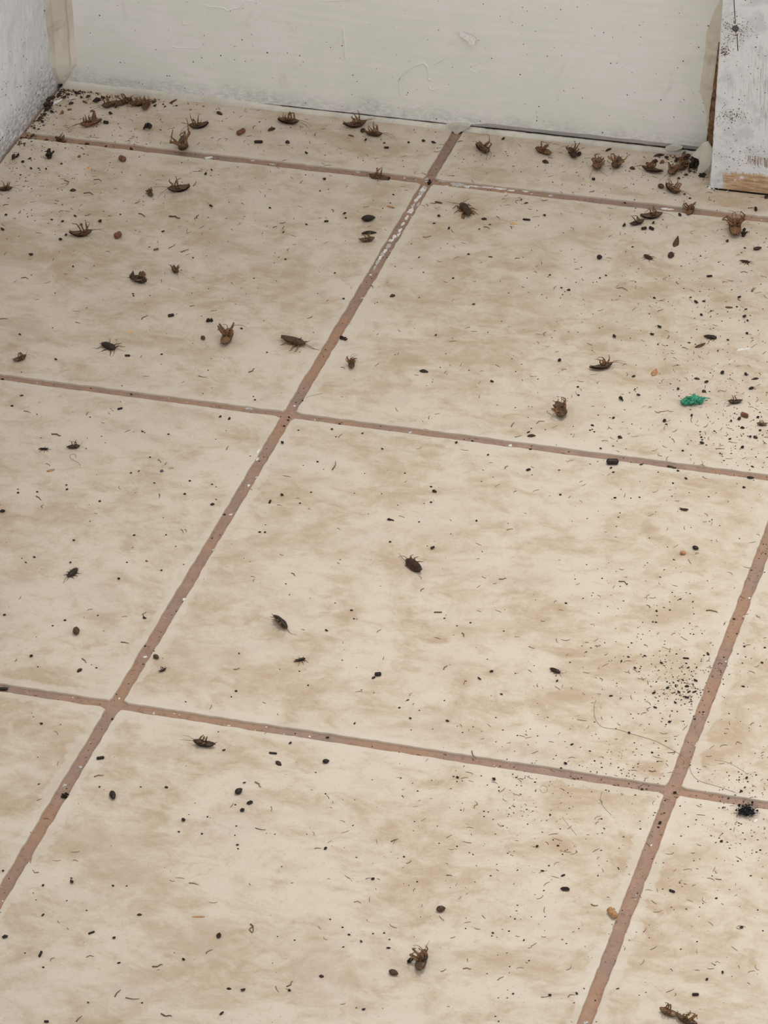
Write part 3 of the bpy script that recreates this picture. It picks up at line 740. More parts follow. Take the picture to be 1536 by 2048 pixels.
# ------------------------------------------------------------------ single finds with labels of their own
A = item
A(188, 236, 26, 11, 75, 'wing', 'red', 'reddish wing case standing up from a cockroach', 16, 0, -0.9)
A(264, 549, 14, 9, 60, 'wing', 'brown', 'brown wing stub on the plaster wall side of the broken dark cockroach', 8, 1, -0.3)
A(286, 547, 10, 12, 90, 'wing', 'amber', 'amber wing stub on the board side of the broken dark cockroach', 10, 2, -0.5)
A(926, 431, 17, 7, 100, 'wing', 'amber', 'amber wing splayed on the plaster wall side of a dark cockroach', 6, 4)
A(944, 424, 17, 7, 140, 'wing', 'amber', 'amber wing splayed on the trim side of a dark cockroach', 6, 5)
A(482, 266, 21, 10, 28, 'capsule', 'red', 'reddish brown egg case on the cut tile strip')
A(245, 320, 15, 11, 335, 'capsule', 'red', 'reddish egg case on the room side of the joint near the plaster wall')
A(236, 473, 15, 12, 30, 'capsule', 'red', 'small reddish egg case beside the long-legged brown cockroach')
A(1489, 832, 17, 9, 340, 'capsule', 'red', 'reddish egg case among crumbs past the green scrap')
A(1225, 926, 25, 12, 0, 'capsule', 'shellblack', 'large black ribbed egg case on the room side of the joint')
A(1501, 956, 15, 6, 355, 'seed', 'shellblack', 'black capsule on the joint beside a white paint streak')
A(882, 1820, 19, 14, 10, 'seed', 'brown', 'round brown egg case alone on the third tile row')
A(787, 1947, 21, 13, 340, 'seed', 'brown', 'flat brown husk beside the dark crumpled cockroach')
A(1225, 1829, 25, 14, 312, 'capsule', 'tan', 'tan egg case touching the second long joint')
A(153, 1263, 17, 14, 90, 'seed', 'brown', 'brown egg with a pale end on the second tile row')
A(1366, 1107, 13, 9, 0, 'seed', 'tan', 'tan husk on the room side of a black oval pellet')
A(1391, 1097, 14, 9, 340, 'seed', 'shellblack', 'black oval pellet on the board side of a tan husk')
A(312, 1315, 14, 10, 330, 'seed', 'brown', 'brown husk right at the long joint')
A(1322, 374, 14, 11, 340, 'seed', 'brown', 'brown pellet beside the striped amber cockroach')
A(225, 1592, 19, 13, 285, 'seed', 'shellblack', 'black pointed seed husk near the long joint')
A(478, 1584, 17, 13, 35, 'seed', 'shellblack', 'black tilted seed husk on the board side of two angular crumbs')
A(652, 1524, 14, 10, 5, 'seed', 'shellblack', 'black round seed husk right on the room side of the cross joint')
A(557, 1526, 15, 10, 325, 'crescent', 'dark', 'dark open husk on the room side of the cross joint')
A(737, 439, 28, 15, 5, 'seed', 'shellblack', 'large black oval shell on the board side of two other shells')
A(738, 465, 30, 10, 5, 'crescent', 'black', 'thin curved black shell between oval shell and short cockroach')
A(848, 742, 18, 9, 355, 'crescent', 'shellblack', 'black half-round shell past the long joint')
A(260, 662, 14, 9, 5, 'flake', 'yellow', 'yellow flake on the board side of the spider-like cockroach')
A(177, 335, 12, 8, 20, 'flake', 'yellow', 'yellow flake near the plaster wall clumps')
A(46, 297, 13, 7, 10, 'flake', 'pale', 'pale flake at the foot of the plaster wall')
A(1027, 446, 13, 8, 0, 'ring', 'yellow', 'yellow ring-shaped flake on the scrap tile')
A(968, 437, 11, 8, 0, 'ring', 'shellblack', 'black hollow ring shell near the yellow ring')
A(568, 847, 5, 5, 0, 'ring', 'dark', 'tiny dark ring on the joint crossing')
A(298, 255, 26, 18, 30, 'clump', 'black', 'black lumpy dirt clump on the cut strip', 17)
A(99, 310, 25, 20, 40, 'clump', 'black', 'black lumpy dirt clump on the room side of the joint at the plaster wall', 13)
A(29, 314, 20, 15, 40, 'clump', 'dark', 'dark brown dirt clump at the foot of the plaster wall', 13)
A(97, 213, 26, 18, 20, 'clump', 'dark', 'dark brown clump in the very corner', 20)
A(1390, 326, 30, 26, 60, 'clump', 'black', 'black dirt heap against the torn caulk flap', 26)
A(1405, 352, 22, 10, 340, 'clump', 'black', 'small black heap at the foot of the trim board', 8)
A(687, 678, 18, 11, 350, 'clump', 'black', 'black grainy clump past the long joint', 9)
A(420, 642, 16, 10, 10, 'clump', 'black', 'black grainy clump on the board side of the round leg tangle', 9)
A(406, 677, 11, 9, 320, 'seed', 'brown', 'brown pellet with a hair beside the round leg tangle')
A(130, 1588, 22, 12, 345, 'clump', 'black', 'black clump sitting in the long joint', 10)
A(859, 362, 12, 9, 20, 'clump', 'black', 'black clump where the joints cross under the paint smear', 8)
A(821, 1922, 18, 12, 25, 'clump', 'black', 'dark chunk leaning on the crumpled cockroach', 10)
A(1242, 798, 12, 10, 300, 'clump', 'black', 'black rough clump between the arched-leg cockroach and green scrap', 8)
A(1488, 468, 17, 14, 20, 'clump', 'black', 'black ball beside the striped amber cockroach', 13)
A(1199, 516, 11, 9, 0, 'seed', 'shellblack', 'round black ball alone on the room side of the joint', 8)
A(1352, 484, 24, 12, 60, 'wing', 'brown', 'brown curved wing case standing on edge', 14, 3, -0.35)
A(1342, 509, 17, 13, 70, 'crescent', 'dark', 'dark hollow shell at the foot of the standing wing', 11)
A(1223, 316, 20, 9, 150, 'wing', 'tan', 'pinkish tan wing leaning on a dark cockroach', 8)
A(1400, 690, 24, 10, 20, 'wing', 'brown', 'brown wing case beside the headless nymph')
A(1458, 614, 15, 7, 355, 'wing', 'brown', 'small brown wing case past the crumb row')
A(1309, 744, 17, 13, 60, 'wing', 'tan', 'tan hollow shell on the board side of the green scrap', 9)
A(781, 413, 19, 7, 340, 'wing', 'tan', 'tan wing case beside the paint-smeared long joint')
A(877, 404, 17, 7, 345, 'wing', 'brown', 'brown wing case on the room side of the paint-smeared crossing')
A(101, 940, 16, 8, 12, 'wing', 'tan', 'tan wing chip on the room side of a bent amber leg')
A(346, 202, 19, 6, 25, 'wing', 'brown', 'brown wing case lying on the caulk near the corner')
A(1515, 498, 18, 8, 10, 'seed', 'dark', 'dark seed husk near the trim side edge')
A(323, 942, 9, 7, 0, 'angular', 'grey', 'grey angular grit grain on the second tile row')
A(756, 1350, 14, 8, 5, 'capsule', 'black', 'black square-ended pellet touching a brown grain')
A(1053, 440, 16, 4, 355, 'capsule', 'black', 'black stick-like pellet beside the yellow ring')
A(876, 1225, 17, 2, 0, 'capsule', 'legbrown', 'straight thin brown stick on the middle tile', 2)
A(397, 1833, 26, 5, 0, 'wing', 'tan', 'long tan shred on the third tile row')
A(112, 203, 26, 9, 20, 'wing', 'chip', 'pale curled plaster chip in the corner debris', 8)
A(143, 195, 14, 6, 20, 'flake', 'chip', 'white paint chip in the corner debris')
A(1334, 413, 30, 12, 355, 'flake', 'chip', 'white paint patch bridging the joint by the trim', 2)
A(1511, 1640, 13, 8, 35, 'flake', 'chip', 'white chip against the black lint ball', 7)
A(936, 1938, 20, 12, 0, 'leg', 'legtan', 'long tan bent leg past the crumpled cockroach')
# pellets, crumbs and shells: (x, y, long, wide, angle, shape, material)
def batch(shape, mat, rows):
    for q in rows:
        A(q[0], q[1], q[2], q[3] if len(q) > 3 else q[2] * 0.75, q[4] if len(q) > 4 else RG.uniform(-30, 40), shape, mat)
batch('capsule', 'black', [(517, 285, 18, 6, 0), (212, 246, 12, 6, 350), (1187, 359, 7, 5), (342, 632, 13, 6, 10), (255, 712, 11, 4, 0), (240, 818, 11, 4, 15), (201, 1517, 16, 6, 8), (540, 1004, 8, 4, 60), (703, 1221, 6, 3, 0), (81, 1909, 13, 5, 65), (183, 1866, 14, 4, 20), (1344, 1783, 13, 5, 340), (1391, 1990, 14, 6, 0), (546, 1507, 17, 4, 355), (1372, 1317, 13, 3, 355), (1316, 689, 3, 3), (981, 514, 8, 2, 355), (773, 296, 10, 4, 0), (1419, 553, 12, 4, 5), (1230, 996, 6, 3, 0), (1303, 458, 12, 6, 335), (1288, 458, 12, 6, 10), (93, 2044, 10, 5, 0), (1389, 1384, 10, 3, 20), (1378, 1384, 8, 3)])
batch('chunk', 'black', [(193, 202, 18, 12), (221, 227, 9, 8), (411, 348, 8, 6), (423, 340, 6, 5), (648, 359, 8, 7), (612, 306, 10, 6), (731, 280, 9, 5), (769, 286, 7, 5), (867, 285, 12, 6, 350), (847, 282, 9, 6), (817, 285, 8, 6), (1007, 277, 12, 7), (1158, 309, 13, 10), (787, 390, 4, 4), (62, 337, 6, 6), (77, 337, 4, 5), (92, 338, 6, 6), (60, 317, 10, 6), (123, 328, 5, 5), (46, 324, 9, 6), (41, 350, 6, 4),
  (200, 443, 11, 9, 45), (121, 479, 9, 6), (132, 470, 6, 6), (5, 459, 9, 7), (125, 443, 7, 5), (150, 432, 13, 5), (104, 440, 5, 4), (12, 430, 7, 5), (146, 533, 6, 5), (40, 669, 7, 4), (111, 719, 8, 5), (323, 709, 5, 4), (61, 510, 11, 7), (689, 427, 9, 5), (653, 443, 11, 5, 0), (692, 436, 6, 5), (540, 416, 7, 4), (567, 464, 8, 4, 30), (422, 412, 10, 6), (670, 546, 6, 4), (687, 598, 5, 6), (483, 658, 5, 5), (571, 519, 4, 4), (534, 705, 4, 4), (613, 449, 7, 4), (640, 382, 6, 4), (386, 516, 4, 4), (163, 450, 6, 6), (267, 592, 4, 3), (266, 588, 4, 3), (241, 429, 6, 4), (326, 463, 11, 5),
  (878, 432, 9, 8), (898, 456, 9, 7, 40), (868, 447, 9, 4), (1053, 406, 12, 5, 5), (1043, 399, 6, 4), (1089, 431, 7, 8), (959, 458, 6, 4), (980, 449, 7, 3), (937, 509, 5, 6, 70), (838, 515, 6, 3, 30), (1100, 550, 7, 5), (1138, 580, 10, 7), (1123, 576, 4, 4), (872, 670, 6, 6), (906, 557, 5, 3), (1119, 721, 8, 9), (847, 545, 3, 4), (938, 741, 3, 3),
  (1248, 451, 10, 7, 30), (1307, 445, 10, 7), (1360, 430, 9, 10), (1454, 483, 8, 7), (1490, 496, 7, 5, 330), (1511, 419, 12, 8, 100), (1533, 395, 10, 8), (1265, 494, 8, 4), (1212, 551, 6, 4), (1200, 556, 6, 4), (1152, 565, 3, 3), (1309, 596, 9, 6, 330), (1392, 604, 11, 7, 335), (1381, 595, 8, 4), (1408, 603, 8, 4), (1478, 595, 9, 6, 20), (1474, 614, 5, 5), (1491, 619, 8, 4), (1488, 634, 10, 8, 30), (1495, 641, 8, 5, 310), (1422, 622, 6, 4), (1403, 630, 7, 6), (1318, 654, 12, 7, 345), (1303, 669, 11, 6, 355), (1228, 673, 10, 9), (1378, 686, 5, 5), (1456, 680, 7, 5), (1494, 667, 8, 5, 320), (1139, 580, 7, 6), (1250, 402, 6, 5), (1380, 397, 5, 4), (1369, 389, 5, 4), (1358, 357, 6, 5),
  (44, 791, 10, 5, 0), (5, 1023, 13, 8, 0), (262, 946, 7, 4), (278, 942, 7, 4), (133, 970, 6, 4), (134, 979, 6, 4), (199, 1003, 5, 4), (309, 966, 6, 3), (370, 988, 8, 6), (380, 962, 5, 4), (285, 863, 7, 4), (36, 986, 5, 4), (74, 984, 6, 4), (332, 1070, 4, 5), (268, 1071, 5, 4), (148, 1081, 5, 4), (262, 784, 9, 4), (5, 755, 10, 5), (36, 979, 3, 3), (24, 812, 5, 4), (74, 829, 3, 3), (337, 869, 4, 3), (203, 873, 3, 3), (300, 915, 4, 4),
  (564, 886, 8, 8), (441, 833, 8, 7), (459, 837, 8, 8), (510, 800, 4, 5), (578, 830, 6, 5), (576, 836, 4, 3), (679, 844, 5, 4), (664, 859, 5, 4), (597, 861, 4, 3), (764, 898, 7, 4), (425, 1009, 10, 6, 0), (564, 990, 7, 7), (635, 924, 5, 4), (622, 985, 4, 4), (600, 1007, 4, 4), (777, 1039, 10, 6), (519, 1065, 5, 4), (530, 1065, 5, 4), (449, 1025, 5, 4), (725, 867, 4, 3), (672, 874, 3, 3), (424, 969, 4, 4), (432, 999, 3, 3),
  (984, 763, 9, 6), (1156, 774, 6, 7), (1157, 791, 5, 5), (912, 886, 7, 6), (945, 878, 7, 6), (1061, 899, 5, 5), (976, 910, 7, 5), (1057, 940, 11, 6), (869, 983, 12, 7, 335), (862, 974, 5, 5), (780, 1040, 9, 6), (838, 1044, 6, 4), (953, 1042, 5, 5), (780, 1084, 8, 5), (864, 1097, 12, 8), (1121, 990, 5, 4), (810, 947, 4, 3), (862, 1005, 5, 3),
  (1478, 838, 9, 8), (1404, 886, 12, 8, 5), (1403, 875, 5, 6), (1500, 874, 6, 8), (1356, 778, 8, 8), (1277, 790, 10, 6, 0), (1270, 778, 6, 4), (1267, 753, 9, 5), (1503, 777, 12, 7), (1491, 749, 11, 7), (1445, 746, 9, 9), (1413, 764, 10, 6, 15), (1329, 842, 8, 8), (1333, 849, 5, 4), (1383, 831, 6, 6), (1227, 836, 7, 5), (1185, 851, 9, 4), (1201, 897, 8, 5), (1222, 936, 7, 4), (1226, 945, 7, 4), (1283, 929, 10, 5, 0), (1356, 942, 5, 4), (1372, 957, 8, 5), (1279, 995, 4, 5), (1462, 842, 6, 6), (1485, 895, 8, 7), (1520, 861, 9, 6), (1516, 835, 7, 6), (1460, 878, 7, 4), (1365, 902, 5, 5), (1488, 975, 8, 5), (1400, 864, 4, 5), (1429, 863, 4, 4), (1440, 907, 6, 4), (1180, 861, 4, 3), (1189, 864, 4, 3), (1346, 967, 4, 3), (1404, 880, 4, 5),
  (141, 1125, 6, 5), (237, 1158, 7, 6), (289, 1236, 9, 6), (63, 1312, 9, 10), (82, 1448, 8, 6), (224, 1433, 6, 6), (9, 1230, 7, 5), (69, 1115, 5, 4), (52, 1125, 8, 4), (290, 1288, 5, 4), (130, 1241, 5, 4), (193, 1336, 4, 4), (323, 1141, 5, 3), (105, 1252, 4, 4), (653, 1261, 8, 5), (478, 1307, 6, 4), (472, 1383, 5, 5), (709, 1447, 6, 4), (708, 1238, 4, 3), (616, 1371, 4, 3), (723, 1380, 3, 3),
  (983, 1343, 9, 6, 0), (958, 1357, 12, 5, 330), (1132, 1207, 5, 5), (895, 1442, 9, 5, 340), (820, 1437, 7, 5), (816, 1400, 10, 4, 15), (941, 1246, 4, 4), (1114, 1362, 6, 5), (1003, 1389, 5, 4), (799, 1416, 5, 4), (914, 1252, 3, 6), (889, 1237, 4, 4),
  (1416, 1308, 8, 6, 310), (1323, 1326, 9, 5), (1390, 1361, 11, 6), (1374, 1373, 10, 5), (1357, 1384, 9, 6), (1372, 1395, 14, 6, 350), (1350, 1405, 9, 5, 335), (1308, 1386, 9, 5, 20), (1335, 1376, 8, 6), (1377, 1335, 9, 5), (1270, 1336, 7, 5), (1257, 1314, 7, 4), (1243, 1322, 6, 6), (1222, 1392, 9, 4), (1310, 1415, 13, 5), (1487, 1373, 11, 5), (1530, 1296, 5, 6), (1489, 1293, 6, 6), (1524, 1326, 5, 4), (1258, 1466, 7, 7), (1339, 1444, 7, 6), (1313, 1223, 4, 4), (1386, 1203, 6, 4), (1361, 1198, 8, 4, 10), (1408, 1311, 4, 4), (1468, 1234, 5, 5), (1388, 1228, 3, 6), (1290, 1312, 5, 4), (1306, 1244, 4, 4), (1312, 1245, 4, 4),
  (447, 1501, 9, 5, 20), (500, 1606, 14, 9, 10), (485, 1621, 11, 9), (367, 1640, 9, 12, 0), (333, 1575, 9, 5), (199, 1574, 6, 5), (78, 1568, 7, 4, 20), (488, 1566, 8, 4), (473, 1652, 6, 4), (358, 1664, 5, 5), (404, 1668, 5, 5), (143, 1764, 10, 11), (86, 1771, 8, 6), (6, 1742, 7, 6), (86, 1830, 8, 4), (10, 1874, 14, 9), (228, 1876, 10, 7, 20), (438, 1872, 11, 14), (367, 1919, 7, 7), (238, 1926, 8, 4), (485, 1981, 12, 8), (443, 2027, 12, 6), (87, 1935, 5, 5), (176, 2005, 6, 4), (284, 2006, 4, 6), (475, 1690, 7, 4), (476, 1698, 4, 4), (415, 1634, 4, 3), (226, 1772, 5, 5),
  (580, 1487, 8, 6), (915, 1555, 7, 6), (987, 1559, 8, 11), (746, 1758, 8, 6), (651, 1697, 8, 6), (722, 1883, 7, 6), (698, 1870, 5, 5), (685, 1855, 4, 5), (687, 1894, 7, 4), (777, 1896, 11, 5), (579, 1981, 9, 6), (727, 2019, 12, 6), (986, 1866, 7, 6), (1026, 1988, 5, 6), (654, 1471, 9, 6), (808, 1714, 4, 4), (660, 1839, 4, 3), (746, 1868, 4, 3),
  (1131, 1527, 8, 7), (1131, 1779, 21, 10, 350), (1126, 1751, 11, 5, 15), (1085, 1742, 8, 4), (1483, 1855, 11, 7), (1445, 1945, 7, 11, 0), (1414, 1959, 6, 8), (1099, 1991, 8, 7), (1153, 1987, 8, 6), (1048, 1880, 6, 5), (1320, 1641, 8, 7), (1329, 1621, 6, 4), (1229, 1567, 9, 5), (1284, 1574, 5, 4), (1349, 1581, 8, 7), (1074, 1693, 7, 6), (1100, 1630, 6, 6), (1144, 1489, 8, 4), (1304, 1506, 5, 5), (1443, 1683, 7, 6), (1493, 1556, 7, 6), (1236, 1977, 10, 4), (1208, 1657, 6, 3), (1116, 1692, 5, 4), (1317, 1650, 5, 4), (1433, 1797, 5, 5)])
batch('crescent', 'dark', [(543, 258, 18, 9), (575, 284, 10, 9), (439, 226, 16, 8), (1217, 299, 17, 6), (1318, 310, 22, 8, 10), (1308, 323, 13, 10), (726, 260, 13, 11, 60), (1091, 323, 14, 10), (159, 1340, 13, 8, 40), (643, 1952, 10, 8), (458, 1977, 10, 6), (1063, 871, 17, 8, 5), (146, 380, 13, 8, 10), (142, 206, 12, 8), (308, 203, 14, 7, 40), (1265, 336, 11, 9), (932, 1362, 3, 3), (1240, 874, 10, 8), (1511, 874, 8, 11), (1394, 757, 12, 6), (1408, 782, 8, 9), (1511, 757, 14, 6), (1485, 855, 9, 7), (747, 1355, 9, 6), (279, 1829, 10, 6), (1505, 933, 8, 4, 335), (1057, 864, 9, 4, 30), (785, 591, 12, 8, 20), (785, 1040, 8, 4)])
batch('chunk', 'dark', [(104, 197, 14, 10), (118, 190, 10, 8), (128, 196, 12, 8), (137, 189, 10, 8), (152, 187, 14, 9), (162, 195, 8, 6), (104, 224, 9, 8), (88, 230, 11, 8), (84, 244, 9, 8), (68, 256, 9, 6), (80, 238, 12, 9), (176, 194, 12, 6), (205, 196, 12, 7), (232, 214, 9, 7), (260, 200, 9, 7), (310, 212, 8, 5), (330, 213, 7, 5), (64, 268, 12, 6), (50, 273, 14, 7), (92, 277, 10, 6), (212, 293, 8, 5), (262, 294, 10, 7), (174, 284, 12, 5), (1312, 322, 9, 8), (1332, 316, 10, 8), (1352, 322, 9, 8), (1376, 312, 12, 8), (1380, 342, 10, 8), (1372, 350, 10, 6)])
batch('angular', 'amber', [(1324, 324, 12, 10), (1294, 326, 8, 8), (124, 225, 13, 9), (183, 222, 10, 7), (702, 271, 17, 6, 340), (170, 204, 16, 7), (947, 608, 8, 7), (143, 1756, 7, 5), (293, 1122, 6, 5), (1118, 940, 5, 6), (312, 499, 12, 7, 10), (158, 313, 8, 7), (138, 219, 14, 6), (1226, 892, 5, 4)])
batch('leg', 'legtan', [(856, 474, 20, 8, 5), (97, 930, 13, 8, 330), (930, 1556, 16, 5, 10), (1035, 1274, 12, 5, 0), (388, 1768, 21, 5, 350), (200, 1552, 23, 5, 10), (518, 1571, 22, 5, 320), (1001, 1957, 15, 5, 30), (55, 824, 16, 5, 345), (1082, 844, 22, 5, 15), (134, 367, 18, 5, 290), (1090, 667, 13, 6, 60), (1091, 401, 16, 5, 0), (1383, 840, 14, 5, 270), (1246, 578, 24, 5, 350), (1126, 1528, 3, 3), (1413, 852, 14, 5, 30), (1505, 1447, 12, 5, 40), (717, 1805, 18, 5, 350), (913, 1769, 8, 5, 60), (1466, 885, 18, 5, 350), (1347, 882, 12, 5, 300), (1440, 898, 18, 5, 0), (1328, 823, 20, 5, 10), (1067, 753, 14, 4, 0), (1478, 600, 12, 5, 300), (1508, 580, 14, 5, 50), (345, 1790, 3, 3)])
batch('leg', 'legbrown', [(78, 997, 16, 5, 320), (85, 1012, 10, 4, 65), (115, 871, 25, 5, 350), (669, 932, 20, 5, 70), (1013, 934, 12, 4, 45), (1020, 1059, 14, 4, 10), (858, 835, 8, 4, 80), (289, 1228, 14, 4, 55), (169, 1322, 15, 5, 315), (250, 1286, 18, 5, 350), (588, 1150, 14, 4, 325), (475, 1338, 15, 4, 10), (758, 1262, 12, 4, 35), (1007, 1158, 18, 4, 5), (845, 1179, 12, 4, 45), (891, 1335, 14, 4, 50), (927, 1271, 12, 4, 300), (1249, 1167, 25, 5, 335), (1425, 1223, 25, 5, 350), (1517, 1234, 12, 5, 325), (505, 1858, 18, 5, 280), (235, 1987, 18, 5, 50), (265, 1998, 28, 5, 355), (335, 2032, 28, 5, 345), (317, 1932, 25, 5, 10), (158, 2038, 16, 4, 45), (418, 1903, 16, 4, 30), (182, 1913, 18, 4, 5), (105, 1918, 14, 3, 40), (737, 1757, 12, 4, 10), (636, 1697, 14, 4, 0), (503, 1858, 16, 4, 80), (789, 1681, 16, 4, 20), (521, 1659, 22, 4, 350), (554, 1979, 14, 4, 300), (581, 1968, 20, 4, 40), (947, 1511, 20, 3, 300), (1091, 1994, 18, 4, 10), (1143, 1991, 18, 4, 20), (725, 575, 3, 3), (745, 574, 12, 6, 320), (390, 368, 14, 5, 60), (395, 433, 12, 4, 60), (567, 455, 9, 4, 60), (577, 499, 10, 4, 55), (551, 454, 12, 3, 20), (567, 446, 14, 3, 5), (345, 493, 18, 5, 30), (370, 502, 18, 5, 20), (276, 405, 14, 5, 20), (285, 431, 20, 4, 330), (352, 436, 30, 3, 350), (391, 437, 9, 4, 70), (198, 361, 22, 4, 350), (180, 388, 26, 5, 350), (302, 382, 14, 4, 300), (177, 430, 14, 4, 15), (66, 404, 11, 4, 10), (40, 424, 11, 4, 50), (13, 410, 14, 4, 10), (52, 557, 20, 4, 350), (289, 635, 18, 4, 30), (156, 646, 12, 4, 345), (8, 638, 16, 4, 0), (386, 612, 12, 4, 15), (855, 411, 9, 4, 310), (997, 436, 12, 4, 320), (975, 456, 16, 3, 340), (905, 463, 10, 3, 310), (1013, 391, 10, 4, 20), (1072, 545, 10, 4, 330), (1110, 575, 10, 4, 50), (1036, 517, 12, 3, 5), (505, 741, 20, 5, 30), (405, 754, 18, 5, 350), (175, 827, 10, 4, 50), (1325, 600, 14, 4, 20), (1355, 567, 10, 4, 300), (1505, 580, 12, 4, 60), (1490, 545, 18, 3, 355), (1463, 532, 4, 3), (1365, 650, 3, 3), (1364, 698, 3, 3), (1371, 697, 14, 6, 340), (1350, 717, 10, 4, 330), (1330, 718, 8, 4, 50), (1233, 677, 3, 3), (1321, 621, 14, 6, 20), (1196, 765, 8, 4, 60), (1037, 873, 16, 4, 15), (1025, 850, 12, 6, 60), (415, 862, 3, 3), (455, 896, 10, 3, 60), (503, 980, 9, 4, 320), (560, 1011, 12, 3, 350), (319, 993, 10, 4, 270), (320, 923, 12, 4, 315), (332, 927, 8, 4, 60), (365, 1063, 10, 4, 300), (372, 1062, 9, 4, 300), (150, 1007, 3, 3), (410, 276, 3, 3)])
# ------------------------------------------------------------------ more leg fragments, as thick on the ground as in the photo
HOT = [(200, 225, 0.10, 0.05, 3.2), (60, 330, 0.05, 0.10, 3.0), (180, 400, 0.12, 0.10, 1.6), (640, 250, 0.16, 0.03, 1.5), (1250, 340, 0.13, 0.04, 2.2), (1480, 560, 0.10, 0.13, 2.0),
       (1430, 760, 0.10, 0.12, 2.6), (1500, 880, 0.06, 0.07, 3.5), (1365, 1372, 0.022, 0.035, 26.0), (1320, 1370, 0.03, 0.04, 8.0), (1240, 1560, 0.09, 0.07, 3.0), (1060, 1640, 0.05, 0.10, 2.6), (1450, 1560, 0.06, 0.07, 3.2),
       (1500, 1660, 0.07, 0.07, 3.0), (1300, 1250, 0.08, 0.12, 1.5), (480, 420, 0.2, 0.12, 0.5), (1150, 430, 0.12, 0.10, 0.8), (1450, 1800, 0.08, 0.12, 1.2), (1180, 1700, 0.08, 0.08, 1.6)]
HOTW = [(at(u, v), sx, sy, a) for u, v, sx, sy, a in HOT]
def density(x, y):
    d = 0.55 + (0.9 if y > 2 * T else 0)
    for p, sx, sy, a in HOTW: d += a * math.exp(-0.5 * (((x - p.x) / sx) ** 2 + ((y - p.y) / sy) ** 2))
    return d
RS = random.Random(77)
def scatter(n, keep):
    out = []
    while len(out) < n:
        x = RS.uniform(XL + 0.006, 0.95); y = RS.uniform(-0.62, YB - 0.006)
        if x > 0.235 and y > YT - 0.004: continue
        if RS.uniform(0, 6) < keep(x, y): out.append((x, y))
    return out
for x, y in scatter(150, lambda x, y: min(density(x, y), 3.2) if (x < 0.62 and y > -0.38) else 0):
    m = RS.choice(('legbrown', 'legbrown', 'legtan'))
    o = link('insect_leg', lib('leg', RS.randrange(9), m)); l = RS.uniform(0.0024, 0.0062)
    p = Vector((x, y, 0)); z = floor_z(p); o.location = (x, y, z); o.rotation_euler = (0, 0, RS.uniform(0, 6.28)); o.scale = (l, l, l)
    t = '%s %s insect leg fragment, %s' % ('short' if l < 0.0042 else 'long', WORD[m], place_words(p)); tag(o, t, 'insect leg', t)

# specks nobody could count: fine black and brown grains
LIT = MB()
def grains(name, pts, mats, label, cat, rmin, rmax, parent=None, into=None, off=0):
    b = into or MB()
    for q in pts:
        p, nrm = q; r = RS.uniform(0, 1) ** 1.8 * (rmax - rmin) + rmin; a = RS.uniform(0, 6.28); e = RS.uniform(0.5, 1.0); i = len(b.v); mi = off + (RS.choice((0, 0, 0, 1)) if len(mats) > 1 else 0)
        nrm = Vector(nrm); t1 = nrm.orthogonal().normalized(); t2 = nrm.cross(t1)
        t1, t2 = t1 * math.cos(a) + t2 * math.sin(a), t2 * math.cos(a) - t1 * math.sin(a)
        for k in range(5):
            w_ = 2 * math.pi * k / 5; rr = r * RS.uniform(0.75, 1.2)
            b.v.append(p + t1 * (math.cos(w_) * rr) + t2 * (math.sin(w_) * rr * e))
        b.v.append(p + nrm * r * 0.8)
        for k in range(5): b.f.append((i + k, i + (k + 1) % 5, i + 5)); b.mi.append(mi)
        b.f.append(tuple(i + k for k in reversed(range(5)))); b.mi.append(mi)
    if into: return None
    o = link(name, b.mesh(name, mats, False), parent)
    if label: tag(o, label, cat, None, 'stuff')
    else: o['kind'] = 'stuff'
    return o
for u, v, L in SMALL:
    p = at(u, v); s = mpp(p) * L * 0.62; p.z = floor_z(p); a = RS.random()
    LIT.blob((p.x, p.y, p.z + s * 0.3), (s, s * 0.8, s * 0.55), RS, 1, 0.3, 0)
pts = []
for x, y in scatter(4300, density):
    p = Vector((x, y, 0)); p.z = floor_z(p); pts.append((p, (0, 0, 1)))
for u0, v0, su, sv, n in ((1370, 1375, 26, 22, 190), (1335, 1365, 40, 40, 170), (1300, 1240, 70, 60, 90), (1490, 870, 40, 45, 150), (1440, 770, 60, 60, 120), (1400, 620, 70, 60, 120), (1240, 1540, 60, 26, 110), (1050, 1610, 40, 50, 110), (1470, 1575, 36, 26, 80), (1490, 1680, 40, 40, 80), (120, 240, 90, 30, 160), (60, 340, 50, 40, 110), (1300, 345, 90, 24, 120)):
    for k in range(n):
        p = at(RS.gauss(u0, su), RS.gauss(v0, sv))
        if XL + 0.006 < p.x and p.y < (YT if p.x > 0.23 else YB) - 0.008: p.z = floor_z(p); pts.append((p, (0, 0, 1)))
grains('dirt_specks', pts, [M['black'], M['legbrown']], 'fine black and brown specks strewn over the whole tiled floor', 'specks', 0.00022, 0.00095, None, LIT, 0)
# short shreds of chitin, too fine to pick apart
b = LIT
for x, y in scatter(1500, density):
    p = Vector((x, y, 0)); z = floor_z(p); a = RS.uniform(0, 6.28); l = RS.uniform(0.0008, 0.0034); c = RS.uniform(-0.9, 0.9); q = []
    for k in range(4):
        s = k / 3 - 0.5; q.append(Vector((x + math.cos(a + c * s) * l * s * 2, y + math.sin(a + c * s) * l * s * 2, z + 0.0002)))
    b.ring_tube(q, [0.00014, 0.0002, 0.00018, 0.0001], 4, RS.choice((1, 4)))
